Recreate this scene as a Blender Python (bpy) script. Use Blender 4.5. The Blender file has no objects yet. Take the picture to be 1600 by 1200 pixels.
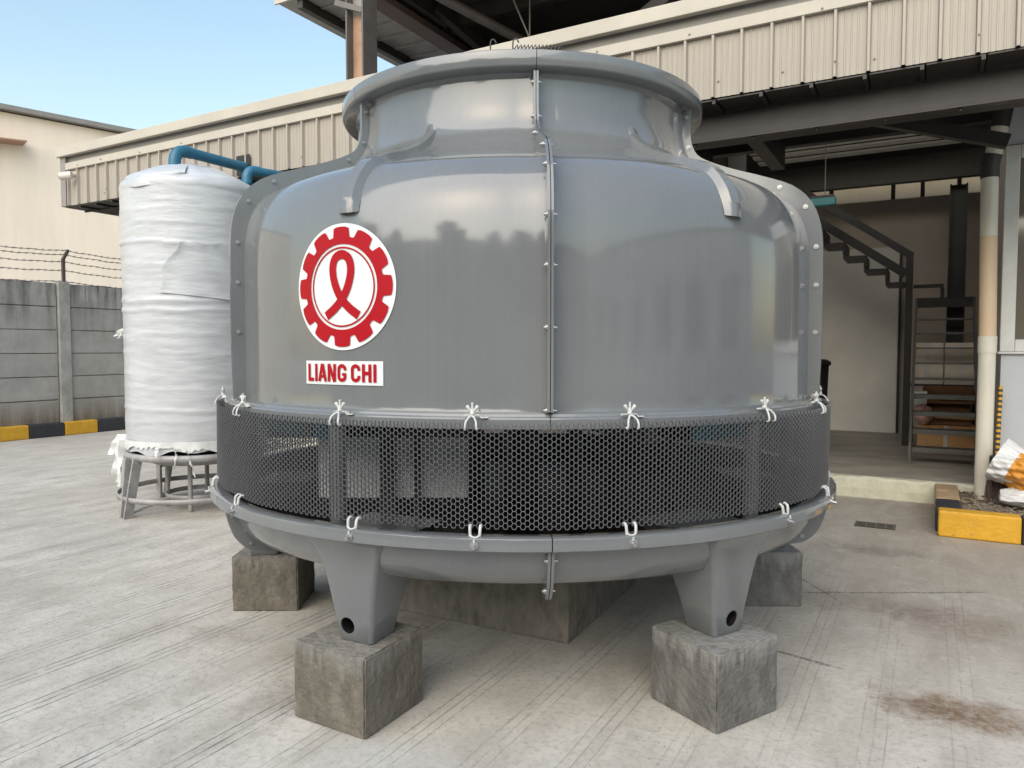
import bpy, bmesh, math, random
from mathutils import Vector, Matrix
random.seed(7)
sc = bpy.context.scene
COL = sc.collection
R = math.radians
PI = math.pi

# ------------------------------------------------------------------ camera, sky, sun, exposure
cam_d = bpy.data.cameras.new('camera')
cam = bpy.data.objects.new('camera', cam_d)
COL.objects.link(cam)
cam.location = (0, 0, 1.6)
cam.rotation_euler = (R(90 - 2.738), 0, 0)
cam_d.sensor_width = 36
cam_d.lens = 25.875
cam_d.clip_start = 0.05
cam_d.clip_end = 1000
sc.camera = cam

SUN_EL = R(38)
SUN_AZ = Vector((-0.42, -0.907))          # horizontal direction towards the sun
wd = bpy.data.worlds.new('World')
sc.world = wd
wd.use_nodes = True
wn = wd.node_tree.nodes
sky = wn.new('ShaderNodeTexSky')
sky.sky_type = 'NISHITA'
sky.sun_disc = False
sky.sun_elevation = SUN_EL
sky.sun_rotation = math.atan2(SUN_AZ.x, SUN_AZ.y)
sky.altitude = 0
sky.air_density = 1.8
sky.dust_density = 1.5
sky.ozone_density = 1.6
bg = wn['Background']
wd.node_tree.links.new(sky.outputs[0], bg.inputs[0])
bg.inputs[1].default_value = 0.092

sun_d = bpy.data.lights.new('sun', 'SUN')
sun_d.energy = 1.35
sun_d.angle = R(75)
sun_d.color = (1.0, 0.91, 0.80)
sun = bpy.data.objects.new('sun', sun_d)
COL.objects.link(sun)
sdir = Vector((SUN_AZ.x * math.cos(SUN_EL), SUN_AZ.y * math.cos(SUN_EL), math.sin(SUN_EL)))
sun.rotation_euler = (-sdir).to_track_quat('-Z', 'Y').to_euler()
sun.location = (-10, -20, 12)

sc.view_settings.view_transform = 'Standard'
sc.view_settings.look = 'None'
sc.view_settings.exposure = 1.33
sc.view_settings.gamma = 1
sc.view_settings.use_curve_mapping = False
sc.cycles.max_bounces = 8
sc.cycles.diffuse_bounces = 4
sc.cycles.use_denoising = True

# ------------------------------------------------------------------ the yard's own frame (u along the canopy front, n into the building)
EU = Vector((0.8695, -0.4940, 0)); EN = Vector((0.4940, 0.8695, 0))
YROT = math.atan2(-0.4940, 0.8695)
def W(u, n, z=0.0): return EU * u + EN * n + Vector((0, 0, z))

# ------------------------------------------------------------------ materials
def mat(name, col, rough=0.6, metal=0.0, var=0.0, vscale=3.0, stretch=(1, 1, 1), bump=0.0, bscale=40.0, bstretch=None,
        col2=None, coat=0.0, spec=0.5, dirt=None, emit=None):
    m = bpy.data.materials.new(name); m.use_nodes = True
    nt = m.node_tree; N = nt.nodes; L = nt.links
    b = N['Principled BSDF']
    b.inputs['Roughness'].default_value = rough
    b.inputs['Metallic'].default_value = metal
    b.inputs['Coat Weight'].default_value = coat
    b.inputs['Coat Roughness'].default_value = 0.06
    b.inputs['Specular IOR Level'].default_value = spec
    b.inputs['Base Color'].default_value = (*col, 1)
    tc = None
    if var or bump or dirt:
        tc = N.new('ShaderNodeTexCoord')
    if var or col2:
        mp = N.new('ShaderNodeMapping'); mp.inputs['Scale'].default_value = stretch
        L.new(tc.outputs['Object'], mp.inputs[0])
        no = N.new('ShaderNodeTexNoise'); no.inputs['Scale'].default_value = vscale; no.inputs['Detail'].default_value = 8
        no.inputs['Roughness'].default_value = 0.65
        L.new(mp.outputs[0], no.inputs['Vector'])
        cr = N.new('ShaderNodeValToRGB')
        c2 = col2 if col2 else tuple(c * (1 - var) for c in col)
        cr.color_ramp.elements[0].position = 0.32; cr.color_ramp.elements[0].color = (*c2, 1)
        cr.color_ramp.elements[1].position = 0.66; cr.color_ramp.elements[1].color = (*[min(1, c * (1 + var * 0.4)) for c in col], 1)
        L.new(no.outputs[0], cr.inputs[0])
        out = cr.outputs[0]
        if dirt:                                   # fine speckle of dirt
            n2 = N.new('ShaderNodeTexNoise'); n2.inputs['Scale'].default_value = dirt[1]; n2.inputs['Detail'].default_value = 10
            n2.inputs['Roughness'].default_value = 0.75
            L.new(tc.outputs['Object'], n2.inputs['Vector'])
            r2 = N.new('ShaderNodeMapRange'); r2.inputs[1].default_value = dirt[2]; r2.inputs[2].default_value = dirt[2] + 0.14
            L.new(n2.outputs[0], r2.inputs[0])
            mx = N.new('ShaderNodeMix'); mx.data_type = 'RGBA'
            mx.inputs['B'].default_value = (*dirt[0], 1)
            L.new(r2.outputs[0], mx.inputs[0]); L.new(out, mx.inputs['A'])
            out = mx.outputs['Result']
        L.new(out, b.inputs['Base Color'])
    if bump:
        mp2 = N.new('ShaderNodeMapping'); mp2.inputs['Scale'].default_value = bstretch or (1, 1, 1)
        L.new(tc.outputs['Object'], mp2.inputs[0])
        nb = N.new('ShaderNodeTexNoise'); nb.inputs['Scale'].default_value = bscale; nb.inputs['Detail'].default_value = 6
        L.new(mp2.outputs[0], nb.inputs['Vector'])
        bm_ = N.new('ShaderNodeBump'); bm_.inputs['Strength'].default_value = bump; bm_.inputs['Distance'].default_value = 0.02
        L.new(nb.outputs[0], bm_.inputs['Height'])
        L.new(bm_.outputs[0], b.inputs['Normal'])
    if emit:
        b.inputs['Emission Color'].default_value = (*emit[0], 1); b.inputs['Emission Strength'].default_value = emit[1]
    return m

def frp_material():
    m = mat('grey_gelcoat', (0.165, 0.170, 0.175), 0.16, coat=0.5)
    nt = m.node_tree; N = nt.nodes; L = nt.links; b = N['Principled BSDF']
    tc = N.new('ShaderNodeTexCoord')
    # vertical roving marks showing through the gelcoat
    mp = N.new('ShaderNodeMapping'); mp.inputs['Scale'].default_value = (55, 55, 0.5)
    L.new(tc.outputs['Object'], mp.inputs[0])
    n1 = N.new('ShaderNodeTexNoise'); n1.inputs['Scale'].default_value = 1.0; n1.inputs['Detail'].default_value = 3
    L.new(mp.outputs[0], n1.inputs['Vector'])
    n2 = N.new('ShaderNodeTexNoise'); n2.inputs['Scale'].default_value = 2.2; n2.inputs['Detail'].default_value = 2
    L.new(tc.outputs['Object'], n2.inputs['Vector'])
    ad = N.new('ShaderNodeMath'); ad.operation = 'MULTIPLY_ADD'; ad.inputs[1].default_value = 85.0
    L.new(n2.outputs[0], ad.inputs[0]); L.new(n1.outputs[0], ad.inputs[2])
    bp = N.new('ShaderNodeBump'); bp.inputs['Strength'].default_value = 0.014; bp.inputs['Distance'].default_value = 0.006
    L.new(ad.outputs[0], bp.inputs['Height']); L.new(bp.outputs[0], b.inputs['Normal'])
    # dust film: uneven roughness and tone
    n3 = N.new('ShaderNodeTexNoise'); n3.inputs['Scale'].default_value = 1.1; n3.inputs['Detail'].default_value = 7
    n3.inputs['Roughness'].default_value = 0.62
    L.new(tc.outputs['Object'], n3.inputs['Vector'])
    rr = N.new('ShaderNodeMapRange'); rr.inputs[1].default_value = 0.3; rr.inputs[2].default_value = 0.7
    rr.inputs[3].default_value = 0.07; rr.inputs[4].default_value = 0.20
    L.new(n3.outputs[0], rr.inputs[0]); L.new(rr.outputs[0], b.inputs['Roughness'])
    cr = N.new('ShaderNodeValToRGB')
    cr.color_ramp.elements[0].position = 0.3; cr.color_ramp.elements[0].color = (0.142, 0.150, 0.157, 1)
    cr.color_ramp.elements[1].position = 0.72; cr.color_ramp.elements[1].color = (0.172, 0.181, 0.180, 1)
    L.new(n3.outputs[0], cr.inputs[0])
    # the glass rovings also show as faint paler and darker threads
    st = N.new('ShaderNodeMapRange'); st.inputs[1].default_value = 0.3; st.inputs[2].default_value = 0.7; st.inputs[3].default_value = 0.975; st.inputs[4].default_value = 1.025
    L.new(n1.outputs[0], st.inputs[0])
    mu = N.new('ShaderNodeMix'); mu.data_type = 'RGBA'; mu.blend_type = 'MULTIPLY'; mu.inputs[0].default_value = 1.0
    L.new(cr.outputs[0], mu.inputs['A']); L.new(st.outputs[0], mu.inputs['B'])
    L.new(mu.outputs['Result'], b.inputs['Base Color'])
    return m

def concrete_yard():
    m = bpy.data.materials.new('yard_concrete'); m.use_nodes = True
    nt = m.node_tree; N = nt.nodes; L = nt.links; b = N['Principled BSDF']
    b.inputs['Roughness'].default_value = 0.8; b.inputs['Specular IOR Level'].default_value = 0.3
    tc = N.new('ShaderNodeTexCoord')
    def noise(scale, detail=8, rough=0.6, stretch=None, dist=0.0):
        n = N.new('ShaderNodeTexNoise'); n.inputs['Scale'].default_value = scale; n.inputs['Detail'].default_value = detail
        n.inputs['Roughness'].default_value = rough; n.inputs['Distortion'].default_value = dist
        if stretch:
            mp = N.new('ShaderNodeMapping'); mp.inputs['Scale'].default_value = stretch
            L.new(tc.outputs['Object'], mp.inputs[0]); L.new(mp.outputs[0], n.inputs['Vector'])
        else: L.new(tc.outputs['Object'], n.inputs['Vector'])
        return n.outputs[0]
    def rng(x, a, bb, c=0.0, d=1.0):
        r = N.new('ShaderNodeMapRange'); r.inputs[1].default_value = a; r.inputs[2].default_value = bb
        r.inputs[3].default_value = c; r.inputs[4].default_value = d; L.new(x, r.inputs[0]); return r.outputs[0]
    def mth(op, a, bb=None, c=None):
        n = N.new('ShaderNodeMath'); n.operation = op
        for i, v in enumerate((a, bb, c)):
            if v is None: continue
            if isinstance(v, (int, float)): n.inputs[i].default_value = v
            else: L.new(v, n.inputs[i])
        return n.outputs[0]
    def mix(f, a, bb, mode='MIX'):
        n = N.new('ShaderNodeMix'); n.data_type = 'RGBA'; n.blend_type = mode
        if isinstance(f, (int, float)): n.inputs[0].default_value = f
        else: L.new(f, n.inputs[0])
        for k, v in (('A', a), ('B', bb)):
            if isinstance(v, tuple): n.inputs[k].default_value = (*v, 1)
            else: L.new(v, n.inputs[k])
        return n.outputs['Result']
    sx = N.new('ShaderNodeSeparateXYZ'); L.new(tc.outputs['Object'], sx.inputs[0])
    u, v = sx.outputs[0], sx.outputs[1]        # the ground object is turned into the yard frame: x = u, y = n
    big = noise(0.45, 6, 0.6); med = noise(2.6, 8, 0.65, (1.6, 0.7, 1), 0.4); fine = noise(38, 8, 0.7)
    col = mix(rng(big, 0.35, 0.65), (0.47, 0.44, 0.385), (0.59, 0.56, 0.50))
    col = mix(rng(med, 0.40, 0.70, 0.0, 0.75), col, (0.345, 0.32, 0.275))
    # towards the shed the canopy's shade is put into the slab's colour as brown
    canopy_shade = mth('MULTIPLY', rng(mth('ADD', u, mth('MULTIPLY', med, 1.6)), -1.6, 1.2), rng(v, 3.0, 5.2))
    col = mix(mth('MULTIPLY', canopy_shade, 0.66), col, (0.27, 0.235, 0.19))
    # whitish cement wash patches
    wash = rng(noise(1.5, 9, 0.7, None, 0.8), 0.56, 0.70)
    col = mix(mth('MULTIPLY', wash, 0.4), col, (0.56, 0.56, 0.54))
    # fine speckle and little pits
    col = mix(rng(fine, 0.52, 0.68, 0.0, 0.42), col, (0.25, 0.235, 0.21))
    pit = rng(noise(95, 3, 0.5), 0.68, 0.74)
    col = mix(mth('MULTIPLY', pit, 0.6), col, (0.12, 0.11, 0.10))
    grit = rng(noise(19, 10, 0.78), 0.47, 0.66)
    col = mix(mth('MULTIPLY', grit, 0.40), col, (0.29, 0.268, 0.23))
    pale = rng(noise(13, 9, 0.75, None, 0.5), 0.56, 0.70)
    col = mix(mth('MULTIPLY', pale, 0.35), col, (0.64, 0.62, 0.57))
    crumb = rng(noise(160, 2, 0.5), 0.66, 0.72)
    col = mix(mth('MULTIPLY', mth('MULTIPLY', crumb, rng(med, 0.45, 0.62)), 0.7), col, (0.15, 0.135, 0.11))
    # trowelled swirls, drawn out along the slope
    sw = rng(noise(6.0, 7, 0.7, (0.5, 2.2, 1), 1.2), 0.58, 0.70)
    col = mix(mth('MULTIPLY', sw, 0.42), col, (0.28, 0.27, 0.245))
    # brown stains and dark drips where the photograph has them
    wob = noise(5.5, 9, 0.72, None, 0.6)
    def blot(cu, cv, ru, rv, strength, c, thr=(0.55, 1.25), soft=1.25):
        nonlocal col
        a = mth('DIVIDE', mth('SUBTRACT', u, cu), ru); d = mth('DIVIDE', mth('SUBTRACT', v, cv), rv)
        r2 = mth('ADD', mth('MULTIPLY', a, a), mth('MULTIPLY', d, d))
        r2 = mth('ADD', mth('SQRT', r2), mth('MULTIPLY', mth('SUBTRACT', wob, 0.5), 2.6))
        f = mth('MULTIPLY', rng(r2, thr[1], thr[0]), rng(noise(24, 9, 0.75), 0.34, 0.60, 0.25, 1.0))
        col = mix(mth('MULTIPLY', f, strength), col, c)
    blot(0.18, 3.73, 0.34, 0.17, 0.9, (0.19, 0.118, 0.068))
    blot(0.02, 3.70, 0.20, 0.10, 0.6, (0.12, 0.07, 0.04))
    blot(0.14, 4.95, 0.36, 0.28, 0.55, (0.17, 0.125, 0.092))
    blot(-0.35, 5.05, 0.50, 0.20, 0.45, (0.16, 0.135, 0.11))
    blot(-0.30, 6.45, 0.34, 0.16, 0.60, (0.14, 0.12, 0.10))
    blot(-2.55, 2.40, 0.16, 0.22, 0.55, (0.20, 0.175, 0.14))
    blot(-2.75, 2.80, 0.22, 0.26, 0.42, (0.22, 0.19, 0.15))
    blot(-1.75, 2.10, 0.34, 0.22, 0.42, (0.44, 0.46, 0.46))
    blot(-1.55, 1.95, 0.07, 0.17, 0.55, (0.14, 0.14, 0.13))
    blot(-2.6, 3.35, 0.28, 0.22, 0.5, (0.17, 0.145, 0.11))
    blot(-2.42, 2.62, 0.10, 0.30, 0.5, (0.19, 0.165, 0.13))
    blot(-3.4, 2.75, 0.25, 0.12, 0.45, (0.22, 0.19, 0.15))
    blot(-5.2, 2.6, 0.5, 0.2, 0.3, (0.27, 0.25, 0.21))
    blot(-4.4, 4.2, 0.5, 0.3, 0.35, (0.27, 0.25, 0.21))
    blot(-6.4, 3.6, 1.2, 0.5, 0.35, (0.27, 0.26, 0.235))
    # cracks / construction lines
    def crack(u0, v0, u1, v1, wd_, st):
        nonlocal col
        du, dv = u1 - u0, v1 - v0; ll = math.hypot(du, dv); du /= ll; dv /= ll
        wv = mth('MULTIPLY', mth('SUBTRACT', noise(7, 5, 0.6), 0.5), 0.05)
        al = mth('ADD', mth('MULTIPLY', mth('SUBTRACT', u, u0), du), mth('MULTIPLY', mth('SUBTRACT', v, v0), dv))
        ac = mth('ABSOLUTE', mth('ADD', mth('ADD', mth('MULTIPLY', mth('SUBTRACT', u, u0), -dv), mth('MULTIPLY', mth('SUBTRACT', v, v0), du)), wv))
        f = mth('MULTIPLY', rng(ac, wd_, wd_ * 0.3), mth('MULTIPLY', rng(al, 0, 0.1), rng(al, ll, ll - 0.1)))
        f = mth('MULTIPLY', f, rng(fine, 0.35, 0.55))
        col = mix(mth('MULTIPLY', f, st), col, (0.09, 0.08, 0.07))
    crack(-0.78, 4.05, -0.33, 3.95, 0.022, 0.75)
    crack(-0.75, 5.05, 0.38, 5.70, 0.018, 0.75)
    crack(-0.9, 5.6, -0.45, 5.0, 0.012, 0.6)
    # grooves drawn in the slab in threes, running into the shed
    wav = mth('MULTIPLY', mth('SUBTRACT', noise(1.3, 2, 0.5), 0.5), 0.02)
    gu = mth('ADD', u, wav)
    ph = mth('SUBTRACT', mth('MODULO', mth('ADD', gu, 40 * 0.33 + 3.47 + 0.165), 0.33), 0.165)
    d1 = mth('ABSOLUTE', ph)
    dd = mth('MINIMUM', d1, mth('ABSOLUTE', mth('SUBTRACT', d1, 0.047)))
    thick = rng(dd, 0.0052, 0.0016)
    brk = rng(noise(0.9, 7, 0.7, (2.0, 0.6, 1)), 0.40, 0.58, 0.14, 1.0)
    brk2 = rng(noise(9.0, 4, 0.7, (1.0, 0.5, 1)), 0.36, 0.52, 0.30, 1.0)
    gr = mth('MULTIPLY', mth('MULTIPLY', thick, brk), brk2)
    gr = mth('MULTIPLY', gr, rng(v, 7.5, 3.5, 0.15, 1.0))
    gr = mth('MULTIPLY', gr, rng(u, -2.7, -1.7, 1.0, 0.36))
    col = mix(mth('MULTIPLY', gr, 0.92), col, (0.10, 0.095, 0.085))
    L.new(col, b.inputs['Base Color'])
    h = mth('SUBTRACT', mth('ADD', mth('MULTIPLY', fine, 0.5), mth('MULTIPLY', med, 1.0)), mth('MULTIPLY', gr, 0.9))
    h = mth('SUBTRACT', h, mth('MULTIPLY', pit, 0.4))
    bp = N.new('ShaderNodeBump'); bp.inputs['Strength'].default_value = 0.5; bp.inputs['Distance'].default_value = 0.012
    L.new(h, bp.inputs['Height']); L.new(bp.outputs[0], b.inputs['Normal'])
    return m

def edge_worn_concrete(name, col, col2, streak, height=0.34):
    m = mat(name, col, 0.85, var=0.3, vscale=9, stretch=(1.5, 1.5, 0.7), col2=col2, bump=0.6, bscale=38, dirt=((0.36, 0.35, 0.32), 5.0, 0.60), spec=0.25)
    nt = m.node_tree; N = nt.nodes; L = nt.links; b = N['Principled BSDF']
    tc = N.new('ShaderNodeTexCoord')
    mp = N.new('ShaderNodeMapping'); mp.inputs['Scale'].default_value = (26, 26, 1.1)
    L.new(tc.outputs['Object'], mp.inputs[0])
    n1 = N.new('ShaderNodeTexNoise'); n1.inputs['Scale'].default_value = 1; n1.inputs['Detail'].default_value = 5
    L.new(mp.outputs[0], n1.inputs['Vector'])
    # cement runs reach down from the top edge, each to its own depth
    s = N.new('ShaderNodeSeparateXYZ'); L.new(tc.outputs['Object'], s.inputs[0])
    a = N.new('ShaderNodeMath'); a.operation = 'MULTIPLY_ADD'; a.inputs[1].default_value = 1.0 / height; a.inputs[2].default_value = -0.95
    L.new(s.outputs[2], a.inputs[0])
    c = N.new('ShaderNodeMath'); c.operation = 'ADD'; L.new(a.outputs[0], c.inputs[0]); L.new(n1.outputs[0], c.inputs[1])
    r = N.new('ShaderNodeMapRange'); r.inputs[1].default_value = 0.28; r.inputs[2].default_value = 0.50; r.inputs[4].default_value = streak
    L.new(c.outputs[0], r.inputs[0])
    mx = N.new('ShaderNodeMix'); mx.data_type = 'RGBA'; mx.inputs['B'].default_value = (0.34, 0.335, 0.315, 1)
    src = b.inputs['Base Color'].links[0].from_socket
    L.new(r.outputs[0], mx.inputs[0]); L.new(src, mx.inputs['A']); L.new(mx.outputs['Result'], b.inputs['Base Color'])
    return m

M = {}
M['frp'] = frp_material()
M['frp_in'] = mat('raw_gelcoat_inside', (0.30, 0.31, 0.31), 0.5, var=0.2, vscale=3)
M['mesh_pvc'] = mat('black_pvc_netting', (0.085, 0.087, 0.093), 0.40)
M['white_plastic'] = mat('white_nylon', (0.56, 0.57, 0.55), 0.45, var=0.2, vscale=30)
M['zinc'] = mat('zinc_bolt', (0.42, 0.42, 0.42), 0.38, metal=0.8)
M['steel_dark'] = mat('dark_steel', (0.05, 0.05, 0.05), 0.5, metal=0.3)
M['fill'] = mat('teal_fill', (0.025, 0.20, 0.26), 0.45, var=0.5, vscale=9, stretch=(6, 6, 0.5))
M['basin_dark'] = mat('basin_darkening', (0.006, 0.007, 0.006), 0.35, spec=0.15)  # near-black, puts the shade of the basin interior into colour
M['pale_panel'] = mat('pale_reflection', (0.74, 0.74, 0.72), 0.5)  # pale tone of a reflection inside the basin
M['grit'] = mat('grit', (0.22, 0.20, 0.17), 0.9, var=0.6, vscale=30)
M['black'] = mat('black_plastic', (0.012, 0.012, 0.012), 0.5)
M['red'] = mat('red_vinyl', (0.36, 0.002, 0.009), 0.42, spec=0.25)
M['white_vinyl'] = mat('white_vinyl', (0.68, 0.70, 0.70), 0.35)
M['yard'] = concrete_yard()
M['plinth'] = edge_worn_concrete('plinth_concrete', (0.165, 0.150, 0.123), (0.105, 0.095, 0.077), 0.30)
M['plinth_grey'] = edge_worn_concrete('plinth_concrete_grey', (0.165, 0.160, 0.147), (0.103, 0.100, 0.092), 0.50)
M['pier'] = edge_worn_concrete('pier_concrete', (0.21, 0.19, 0.165), (0.115, 0.103, 0.09), 0.55, 0.55)
M['wrap'] = mat('stretch_wrap', (0.515, 0.53, 0.54), 0.33, var=0.14, vscale=2.4, stretch=(1, 1, 5), bump=0.32, bscale=5.0, bstretch=(1.0, 1.0, 4), col2=(0.42, 0.435, 0.445), coat=0.15)
M['wrap_loose'] = mat('loose_wrap', (0.70, 0.71, 0.69), 0.4, var=0.2, vscale=8)
M['galv'] = mat('galvanised_steel', (0.36, 0.35, 0.34), 0.55, metal=0.2, var=0.3, vscale=7, bump=0.15)
M['blue_pvc'] = mat('blue_pvc', (0.022, 0.135, 0.225), 0.42, var=0.25, vscale=6)
M['clad'] = mat('beige_cladding', (0.375, 0.34, 0.293), 0.5, spec=0.25, var=0.12, vscale=5, stretch=(9, 9, 0.35), bump=0.06, bscale=14, bstretch=(5, 5, 0.3))
M['coping'] = mat('cream_coping', (0.47, 0.435, 0.375), 0.55, spec=0.25, var=0.1, vscale=2)
M['trim_grey'] = mat('corner_trim_paint', (0.25, 0.235, 0.215), 0.5, var=0.1)
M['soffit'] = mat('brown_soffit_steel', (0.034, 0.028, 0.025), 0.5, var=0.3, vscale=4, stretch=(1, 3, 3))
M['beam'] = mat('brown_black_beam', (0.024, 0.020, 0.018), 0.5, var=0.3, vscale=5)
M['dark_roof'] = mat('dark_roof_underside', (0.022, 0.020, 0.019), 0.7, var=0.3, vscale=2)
M['roof_sheet'] = mat('galvalume_underside', (0.33, 0.325, 0.31), 0.5, metal=0.1, var=0.25, vscale=3, stretch=(1, 4, 1))
M['flash'] = mat('brown_flashing', (0.10, 0.070, 0.062), 0.5, var=0.25, vscale=9)
M['col_steel'] = mat('column_paint', (0.105, 0.095, 0.09), 0.5, var=0.2, vscale=4)
M['col_sunlit'] = mat('sunlit_orange_web', (0.36, 0.225, 0.15), 0.6, var=0.25, vscale=6, dirt=((0.20, 0.09, 0.05), 9.0, 0.62))  # orange stands for warm sunlight falling on the column web
M['batten'] = mat('pale_battens', (0.82, 0.80, 0.74), 0.5, var=0.1, vscale=5)
M['wall_in'] = mat('old_white_wall', (0.78, 0.74, 0.68), 0.75, var=0.12, vscale=1.2)
M['wall_in2'] = mat('old_cream_wall', (0.50, 0.43, 0.37), 0.8, var=0.15, vscale=1.2)
M['wall_grey'] = mat('pale_blue_grey_wall', (0.52, 0.545, 0.57), 0.7, var=0.06, vscale=1.5)
M['frame_white'] = mat('white_window_frame', (0.66, 0.66, 0.63), 0.4, var=0.1, vscale=5)
M['glass'] = mat('tinted_window_glass', (0.16, 0.14, 0.11), 0.08, coat=0.5)
M['cream_paint'] = mat('chipped_cream_paint', (0.64, 0.63, 0.49), 0.7, var=0.15, vscale=6, bump=0.4, bscale=22, dirt=((0.34, 0.31, 0.25), 30.0, 0.64))
M['floor_in'] = mat('shed_floor', (0.42, 0.385, 0.33), 0.7, var=0.3, vscale=2.0, stretch=(1, 2, 1))
M['yellow'] = mat('yellow_kerb_paint', (0.66, 0.36, 0.025), 0.6, var=0.12, vscale=9, bump=0.3, bscale=30, dirt=((0.30, 0.20, 0.09), 12.0, 0.575))
M['yellow_old'] = mat('faded_yellow_kerb_paint', (0.46, 0.33, 0.20), 0.8, var=0.25, vscale=9, bump=0.3, bscale=30, dirt=((0.26, 0.21, 0.16), 14.0, 0.56))
M['black_paint'] = mat('black_kerb_paint', (0.035, 0.036, 0.042), 0.6, var=0.3, vscale=9, bump=0.3, bscale=30, dirt=((0.14, 0.13, 0.12), 18.0, 0.66))
M['soil'] = mat('planter_soil', (0.19, 0.155, 0.115), 0.95, var=0.5, vscale=14, bump=1.0, bscale=40, dirt=((0.40, 0.36, 0.30), 30.0, 0.58))
M['litter'] = mat('dry_litter', (0.28, 0.23, 0.17), 0.9, var=0.5, vscale=20)
M['sack'] = mat('white_woven_sack', (0.74, 0.75, 0.75), 0.5, var=0.12, vscale=9, bump=1.0, bscale=14)
M['sack_orange'] = mat('orange_sack_print', (0.70, 0.30, 0.035), 0.5, var=0.3, vscale=10, bump=1.0, bscale=14)
M['bristle'] = mat('broom_bristle', (0.24, 0.17, 0.14), 0.9, var=0.3, vscale=30)
M['wood'] = mat('cardboard_brown', (0.66, 0.36, 0.16), 0.8, var=0.2, vscale=5)
M['wood_dark'] = mat('dark_cardboard_inside', (0.22, 0.11, 0.05), 0.85, var=0.2, vscale=5)
M['carton'] = mat('pale_carton', (0.74, 0.64, 0.54), 0.8, var=0.12, vscale=3)
M['carton_white'] = mat('white_carton', (0.66, 0.62, 0.57), 0.7, var=0.1, vscale=3)
M['stair'] = mat('grey_stair_paint', (0.13, 0.125, 0.115), 0.55, var=0.25, vscale=6)
M['stair_dark'] = mat('dark_rail_paint', (0.018, 0.014, 0.013), 0.5)
M['teal_lamp'] = mat('teal_lamp_housing', (0.06, 0.27, 0.29), 0.35)
M['beige_wall'] = mat('beige_rendered_wall', (0.80, 0.70, 0.59), 0.8, var=0.09, vscale=1.2, stretch=(1.5, 1.5, 0.25), bump=0.1, bscale=6)
M['beige_roof'] = mat('grey_roof_edge', (0.24, 0.23, 0.22), 0.6, var=0.1)
M['ledge'] = mat('brown_ledge', (0.34, 0.21, 0.15), 0.7)
M['camera_white'] = mat('camera_housing', (0.62, 0.57, 0.50), 0.4)
M['iron'] = mat('drain_iron', (0.16, 0.15, 0.12), 0.7, metal=0.1, var=0.3, vscale=20)
M['wire'] = mat('weathered_wire', (0.10, 0.085, 0.075), 0.6, metal=0.4)
M['leaf'] = mat('foliage', (0.060, 0.085, 0.028), 0.6, var=0.5, vscale=1.5)
M['bark'] = mat('bark', (0.10, 0.075, 0.055), 0.9, var=0.3, vscale=6)
M['far_wall'] = mat('far_warehouse_wall', (0.30, 0.29, 0.275), 0.8, var=0.1, vscale=0.6)
M['far_roof'] = mat('far_warehouse_roof', (0.14, 0.14, 0.145), 0.6, var=0.1, vscale=0.6)
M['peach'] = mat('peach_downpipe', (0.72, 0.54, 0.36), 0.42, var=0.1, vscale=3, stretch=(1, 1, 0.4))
M['downpipe'] = mat('cream_downpipe', (0.74, 0.71, 0.60), 0.42, var=0.12, vscale=3, stretch=(1, 1, 0.4))
M['tape'] = mat('dark_tape', (0.045, 0.042, 0.04), 0.5)
M['red_bag'] = mat('red_white_bag', (0.52, 0.40, 0.36), 0.6, col2=(0.36, 0.09, 0.06), vscale=22, var=0.3)

def wall_panel_material():
    m = mat('precast_concrete', (0.38, 0.372, 0.345), 0.9, var=0.22, vscale=2.2, stretch=(1, 1, 1), bump=0.3, bscale=25, dirt=((0.12, 0.11, 0.095), 11.0, 0.66), spec=0.2)
    nt = m.node_tree; N = nt.nodes; L = nt.links; b = N['Principled BSDF']
    geo = N.new('ShaderNodeNewGeometry')
    mp = N.new('ShaderNodeMapping'); mp.inputs['Scale'].default_value = (6.5, 6.5, 0.55); L.new(geo.outputs['Position'], mp.inputs[0])
    n1 = N.new('ShaderNodeTexNoise'); n1.inputs['Scale'].default_value = 1; n1.inputs['Detail'].default_value = 7; n1.inputs['Roughness'].default_value = 0.7
    L.new(mp.outputs[0], n1.inputs['Vector'])
    s = N.new('ShaderNodeSeparateXYZ'); L.new(geo.outputs['Position'], s.inputs[0])
    def rng(x, a, bb, c=0.0, d=1.0):
        r = N.new('ShaderNodeMapRange'); r.inputs[1].default_value = a; r.inputs[2].default_value = bb
        r.inputs[3].default_value = c; r.inputs[4].default_value = d; L.new(x, r.inputs[0]); return r.outputs[0]
    def mul(a, c):
        n = N.new('ShaderNodeMath'); n.operation = 'MULTIPLY'; L.new(a, n.inputs[0]); L.new(c, n.inputs[1]); return n.outputs[0]
    def mix(f, a, c):
        n = N.new('ShaderNodeMix'); n.data_type = 'RGBA'; L.new(f, n.inputs[0]); L.new(a, n.inputs['A']); n.inputs['B'].default_value = (*c, 1); return n.outputs['Result']
    src = b.inputs['Base Color'].links[0].from_socket
    top = mul(rng(s.outputs[2], 1.75, 2.75, 0.0, 1.0), rng(n1.outputs[0], 0.42, 0.62, 0.0, 0.8))   # black mould runs from the coping
    low = mul(rng(s.outputs[2], 0.75, 0.3, 0.0, 1.0), rng(n1.outputs[0], 0.36, 0.6, 0.35, 0.85))      # brown splash at the foot
    c1 = mix(top, src, (0.055, 0.052, 0.045))
    c2 = mix(low, c1, (0.155, 0.115, 0.075))
    L.new(c2, b.inputs['Base Color'])
    return m
M['precast'] = wall_panel_material()
M['precast_post'] = mat('precast_post_concrete', (0.38, 0.37, 0.34), 0.9, var=0.35, vscale=5, stretch=(1, 1, 0.6), bump=0.4, bscale=25, dirt=((0.10, 0.09, 0.08), 9.0, 0.60), spec=0.2)

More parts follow.
